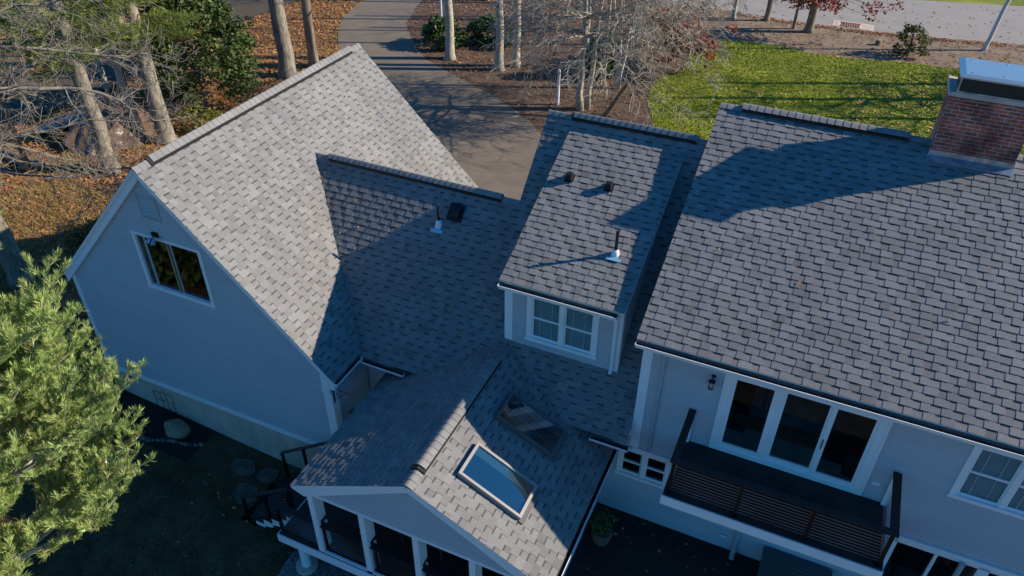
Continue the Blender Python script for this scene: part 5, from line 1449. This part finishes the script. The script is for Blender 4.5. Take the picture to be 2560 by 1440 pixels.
for c, s_, lb in (((-9.75, -2.05), (.42, .28), "triangular stepping stone nearest the garage wall"), ((-8.98, -1.98), (.34, .30), "stepping stone directly behind the stair foot"), ((-9.05, -2.72), (.42, .36), "broad bluish stepping stone in front of the stair foot")):
    mb = MB(); z = gz(*c) + .04; k = 7; ph = rn.uniform(0, 6)
    k = 5; rr2 = [rn.uniform(.72, 1.2) for _ in range(k)]; poly = []
    for i in range(k * 3):
        f_ = (i % 3) / 3; r_ = (rr2[i // 3] * (1 - f_) + rr2[(i // 3 + 1) % k] * f_) * (1 - .10 * math.sin(f_ * math.pi)) * rn.uniform(.96, 1.04); poly.append((c[0] + s_[0] * math.cos(6.283 * i / (3 * k) + ph) * r_, c[1] + s_[1] * math.sin(6.283 * i / (3 * k) + ph) * r_, z - .035))
    mb.prism(poly, (0, 0, .06)); tag(mb.build("stepping_stone", M_stoneb, None, (c[0], c[1], z)), lb, "stepping stone", "stepping stones by the stairs")
# trellis
mb = MB(); y = gwy - .06
A_, B_, C_, D__ = V((-13.12, y, -.14)), V((-12.42, y, -.08)), V((-12.30, y - .12, -1.0)), V((-12.95, y - .12, -.98))
for a, b in ((A_, B_), (B_, C_), (A_, D__)): mb.tube([a, b], .009, 5)
for f in (.3, .62): mb.tube([A_.lerp(D__, f), B_.lerp(C_, f)], .006, 4)
for f in (.35, .65): mb.tube([A_.lerp(B_, f), D__.lerp(C_, f)], .006, 4)
for f, g_ in ((.3, .35), (.62, .65)):
    c = A_.lerp(D__, f).lerp(B_.lerp(C_, f), g_); mb.tube([c + V((.07 * math.cos(a * .7), 0, .07 * math.sin(a * .7))) for a in range(10)], .006, 4)
tag(mb.build("trellis", M_rail, None, (-12.7, y, -1)), "thin black metal trellis leaning on the concrete foundation", "trellis")
mb = MB(); c = V((-14.0, gwy + .0, -.02))
for a in range(4): d = V((math.cos(a * 1.57 + .4), 0, math.sin(a * 1.57 + .4))) * .06; mb.prism([c + d, c + d * .3 + V((.03, 0, .03)), c, c + d * .3 - V((.03, 0, .03))], (0, -.012, 0))
tag(mb.build("wall_ornament", M_rust, None, tuple(c)), "small rusty star-shaped ornament on the garage foundation", "ornament")
# bracket + hanging lantern in the notch
mb = MB(); x = gx1 + .03
mb.box((x, -1.40, 2.02), (x + .02, -1.36, 2.52)); mb.tube([(x + .02, -1.38, 2.44), (x + .30, -1.36, 2.46), (x + .52, -1.32, 2.40)], .009, 5)
mb.tube([(x + .02, -1.38, 2.14), (x + .16, -1.37, 2.20), (x + .26, -1.36, 2.34), (x + .36, -1.35, 2.44)], .009, 5)
mb.tube([V((x + .13 + .06 * math.cos(a * .8), -1.37, 2.30 + .06 * math.sin(a * .8))) for a in range(9)], .007, 4)
tag(mb.build("plant_bracket", M_rust, None, (x, -1.38, 2.1)), "rusty scrolled plant bracket on the garage corner board", "bracket")
fb = thing("bird_feeder", "round copper-topped hanging feeder in the notch beside the porch roof", "bird feeder", (-6.35, -1.1, 1.3))
mb = MB(); fc = V((-6.38, -1.15, 1.60)); mb.tube([fc + V((0, 0, .09)), fc + V((0, 0, .06)), fc, fc - V((0, 0, .015))], [.02, .07, .13, .125], 16); mb.build("roof", M_rust, fb)
mb = MB(); mb.tube([fc - V((0, 0, .015)), fc - V((0, 0, .26))], .06, 12); mb.build("seed_tube", M_galv, fb)
mb = MB(); mb.tube([fc - V((0, 0, .26)), fc - V((0, 0, .29))], .12, 14); mb.build("tray", M_rust, fb)
mb = MB(); mb.tube([fc - V((0, 0, .29)), (fc.x, fc.y, 0)], .012, 6); mb.build("pole", M_rail, fb)
# planter with shrub on the deck
pt = thing("potted_shrub", "dark leafy shrub in a weathered tub beside the porch corner", "potted plant", (.02, -.95, 0))
mb = MB(); mb.tube([(.02, -.95, .0), (.02, -.95, .06), (.02, -.95, .34), (.02, -.95, .36)], [.17, .18, .235, .22], 18); mb.build("pot", M_terra, pt)
mb = MB()
for k in range(18): a = k * .349; mb.tube([(.02 + .178 * math.cos(a), -.95 + .178 * math.sin(a), .02), (.02 + .238 * math.cos(a), -.95 + .238 * math.sin(a), .34)], .006, 4)
mb.build("staves", M_wood, pt)
cs = [(.02 + rnd.gauss(0, .10), -.95 + rnd.gauss(0, .10), .42 + abs(rnd.gauss(0, .2))) for _ in range(26)]
P_ = clumps(cs, .14, 26, 1); quads("foliage", M_cedar, P_, .05, tones(len(P_), (1, 1, 1), .4, .15), None, None, par=pt, flat=.1)
# deck storage box
bx = thing("deck_box", "long dark green slatted storage box against the wall under the balcony", "storage box", (4.15, -.42, 0))
mb = MB(); mb.box((3.47, -.80, .02), (4.86, -.04, .54)); mb.build("body", M_greenbox, bx)
mb = MB()
for k in range(9): ya = -.83 + k * .092; mb.box((3.44, ya, .545), (4.89, ya + .078, .60))
mb.box((3.45, -.82, .541), (4.88, -.01, .56)); mb.build("lid", M_greenbox, bx)
# porch furniture: table with pots, chair, candles
tb = thing("patio_table", "dark round table on the screened porch", "table", (-2.0, -2.75, 0))
mb = MB(); mb.tube([(-2.0, -2.75, .70), (-2.0, -2.75, .74)], .45, 24); mb.build("tabletop", M_rail, tb)
mb = MB(); mb.tube([(-2.0, -2.75, 0), (-2.0, -2.75, .02), (-2.0, -2.75, .05), (-2.0, -2.75, .70)], [.25, .25, .04, .04], 12); mb.build("pedestal", M_rail, tb)
k = 0
for (dx_, dy_) in ((-.28, -.1), (-.12, -.28), (.1, -.3), (.27, -.12), (.25, .1), (-.2, .16), (0, 0), (.02, .25)):
    p = thing("succulent", "one of the small pale succulents crowded on the porch table", "potted plant", (-2.0 + dx_, -2.75 + dy_, .742), "succulents on the porch table")
    mb = MB(); c = (-2.0 + dx_, -2.75 + dy_); mb.tube([(c[0], c[1], .742), (c[0], c[1], .80)], [.045, .055], 12); mb.build("pot", M_stone, p)
    mb = MB()
    for q in range(12):
        a = q * 2.4; l_ = .07 - q * .003; mb.prism([(c[0], c[1], .80), (c[0] + l_ * math.cos(a - .3) * .6, c[1] + l_ * math.sin(a - .3) * .6, .815 + q * .002), (c[0] + l_ * math.cos(a), c[1] + l_ * math.sin(a), .83 + q * .003), (c[0] + l_ * math.cos(a + .3) * .6, c[1] + l_ * math.sin(a + .3) * .6, .815 + q * .002)], (0, 0, .006))
    mb.build("leaves", M_succ, p); k += 1
cb = thing("coffee_table", "low dark table with three round candles inside the porch", "table", (-3.55, -2.7, 0))
mb = MB(); mb.box((-4.15, -3.0, .42), (-3.0, -2.35, .46)); mb.build("tabletop", M_int, cb)
for q in ((-4.1, -2.95), (-3.1, -2.95), (-4.1, -2.45), (-3.1, -2.45)):
    mb = MB(); mb.box((q[0], q[1], 0), (q[0] + .05, q[1] + .05, .42)); mb.build("leg", M_int, cb)
for q, lb in ((-3.75, "leftmost of three round candles on the low porch table"), (-3.6, "middle of three round candles on the low porch table"), (-3.42, "rightmost of three round candles on the low porch table")):
    mb = MB(); blob(mb, (q, -2.85 - (q + 3.75) * .2, .505), (.045, .045, .045), rnd, rings=6, seg=10, rough=.02); tag(mb.build("candle", M_terra, None, (q, -2.85, .46), smooth=True), lb, "candle", "round candles on the porch table")
sf = thing("sofa", "grey cushioned sofa at the back of the screened porch", "sofa", (-3.6, -1.2, 0))
mb = MB(); mb.box((-4.6, -1.6, .12), (-2.7, -.8, .40)); mb.build("seat", M_cloth, sf)
mb = MB(); mb.box((-4.6, -.8, .12), (-2.7, -.62, .82)); mb.build("backrest", M_cloth, sf)
for q in (-4.75, -2.7):
    mb = MB(); mb.box((q, -1.6, .1), (q + .15, -.62, .60)); mb.build("armrest", M_cloth, sf)
mb = MB(); mb.tube([(-4.55, -3.35, .95), (-4.95, -3.3, .35)], .018, 6); mb.tube([(-4.15, -2.6, 1.7), (-4.45, -2.9, 1.1)], .018, 6); mb.build("brace", M_galv, po)
# tarp pile in woods: faceted, creased sheet over a wood pile
TV = dict(A=(-30.3, 8.6, .0), B=(-28.7, 9.9, .95), C=(-27.8, 10.9, 1.55), D=(-26.0, 11.2, 1.5), E=(-24.7, 9.7, .0), F=(-26.9, 9.2, 1.25), G=(-25.5, 9.3, 1.1),
          H=(-25.9, 7.7, .0), I=(-27.7, 8.7, .8), J=(-28.9, 8.2, .5), K=(-29, 11.8, .0), L=(-26, 12.4, .0), M=(-27.4, 7.9, .35))
bm = bmesh.new()
bv = {k_: bm.verts.new(p_) for k_, p_ in TV.items()}
for f_ in ("AJB", "JIB", "BIF", "BFC", "CFGD", "FIM", "FMH", "FHG", "GHE", "GED", "ABK", "BCK", "CDLK", "DEL"):
    bm.faces.new([bv[c_] for c_ in f_])
bmesh.ops.triangulate(bm, faces=bm.faces[:])
bmesh.ops.subdivide_edges(bm, edges=bm.edges[:], cuts=5, use_grid_fill=True)
bm.normal_update()
for v_ in bm.verts:
    p_ = v_.co.copy()
    if p_.z > .03:
        n_ = v_.normal if v_.normal.z > 0 else -v_.normal
        v_.co += n_ * (.05 * math.sin(p_.x * 9 + 3 * math.sin(p_.y * 4)) + .035 * math.sin(p_.y * 15 + p_.z * 11) - .05)
bmesh.ops.recalc_face_normals(bm, faces=bm.faces[:])
mb = MB(); mb.add([tuple(v_.co) for v_ in bm.verts], [tuple(v_.index for v_ in f_.verts) for f_ in bm.faces]) if (bm.verts.index_update() or True) else None
bm.free()
o = mb.build("tarp_pile", M_tarp, None, (-27.5, 9, 0)); tag(o, "crumpled shiny brown tarp draped over a wood pile among the trees", "tarp")
mb = MB()
for k in range(3): mb.tube([(-29.3, 6.3 + k * .22, .12 + .1 * (k == 1)), (-26.8, 6.1 + k * .22, .12 + .1 * (k == 1))], .11, 8)
o = mb.build("fallen_log", M_bark, None, (-28, 6.4, 0)); tag(o, "dark stacked logs at the front of the brown tarp", "logs")
mb = MB(); mb.tube([(-27.6, 5.9, .1), (-26.3, 6.5, .12), (-25.2, 7.2, .1)], .10, 8); tag(mb.build("fallen_log", M_wood, None, (-26.3, 6.5, 0)), "orange-brown fallen log lying against the nearest trunk", "log")
# poles, stump, storm drain
for c, h, lb in (((-9.97, 21.66), 1.75, "white pole standing left of the bare ornamental tree"), ((-21.6, 31.2), 2.8, "white pole behind the rhododendrons at the top edge")):
    mb = MB(); mb.tube([(c[0], c[1], 0), (c[0], c[1], h), (c[0], c[1], h + .03)], [.075, .075, .05], 12); tag(mb.build("white_pole", M_pvc, None, (c[0], c[1], 0)), lb, "pole", "white poles in the bed")
mb = MB(); mb.tube([(3.8, 37.8, -.05), (3.8, 37.8, .0), (3.83, 37.82, .28)], [.28, .20, .15], 9); tag(mb.build("tree_stump", M_bark, None, (3.8, 37.8, 0)), "small dark stump on the verge left of the bronze-green shrub", "stump")
sdn = thing("storm_drain", "rusty storm drain grate with a pale concrete apron at the road edge", "storm drain", (1.9, 40.7, .02))
mb = MB(); mb.box((1.0, 40.3, .0), (3.4, 41.5, .028)); mb.build("apron", M_conc, sdn)
mb = MB()
for k in range(8): mb.box((1.5 + k * .14, 40.45, .03), (1.58 + k * .14, 41.2, .05))
mb.box((1.42, 40.40, .03), (2.62, 40.45, .052)); mb.box((1.42, 41.2, .03), (2.62, 41.25, .052)); mb.build("grate", M_rust, sdn)
# ================================================================= trees on the sun side, right of the frame: they stripe the lawn with shade
for (bs, h, r, lb, sd_) in (((14.0, 33.6), 11, .27, "bare maple right of the lawn, its shadow striping the grass", 81), ((17.0, 37.2), 12, .24, "bare maple by the verge beyond the chimney, right of the frame", 82), ((13.8, 31.0), 10, .2, "smaller bare maple beside the chimney end of the house", 83)):
    tree("tree", lb, "tree", bs, h, r, sd_, M_bark, limb_z=(2.2, h - .5), nlimb=26, limb_len=3.2, depth=2, kids=(3, 5), limb_up=(.3, .9), group="bare maples right of the lawn")
bushy("evergreen_tree", "dense dark evergreen added out of view for the garage gable window to reflect", "evergreen tree", (-18.5, -8.5), 3.4, 3.2, 6.5, M_cedar, 92, nclump=150, per=70, leaf=.2, clr=.7)  # unseen tree added to darken what the gable window reflects
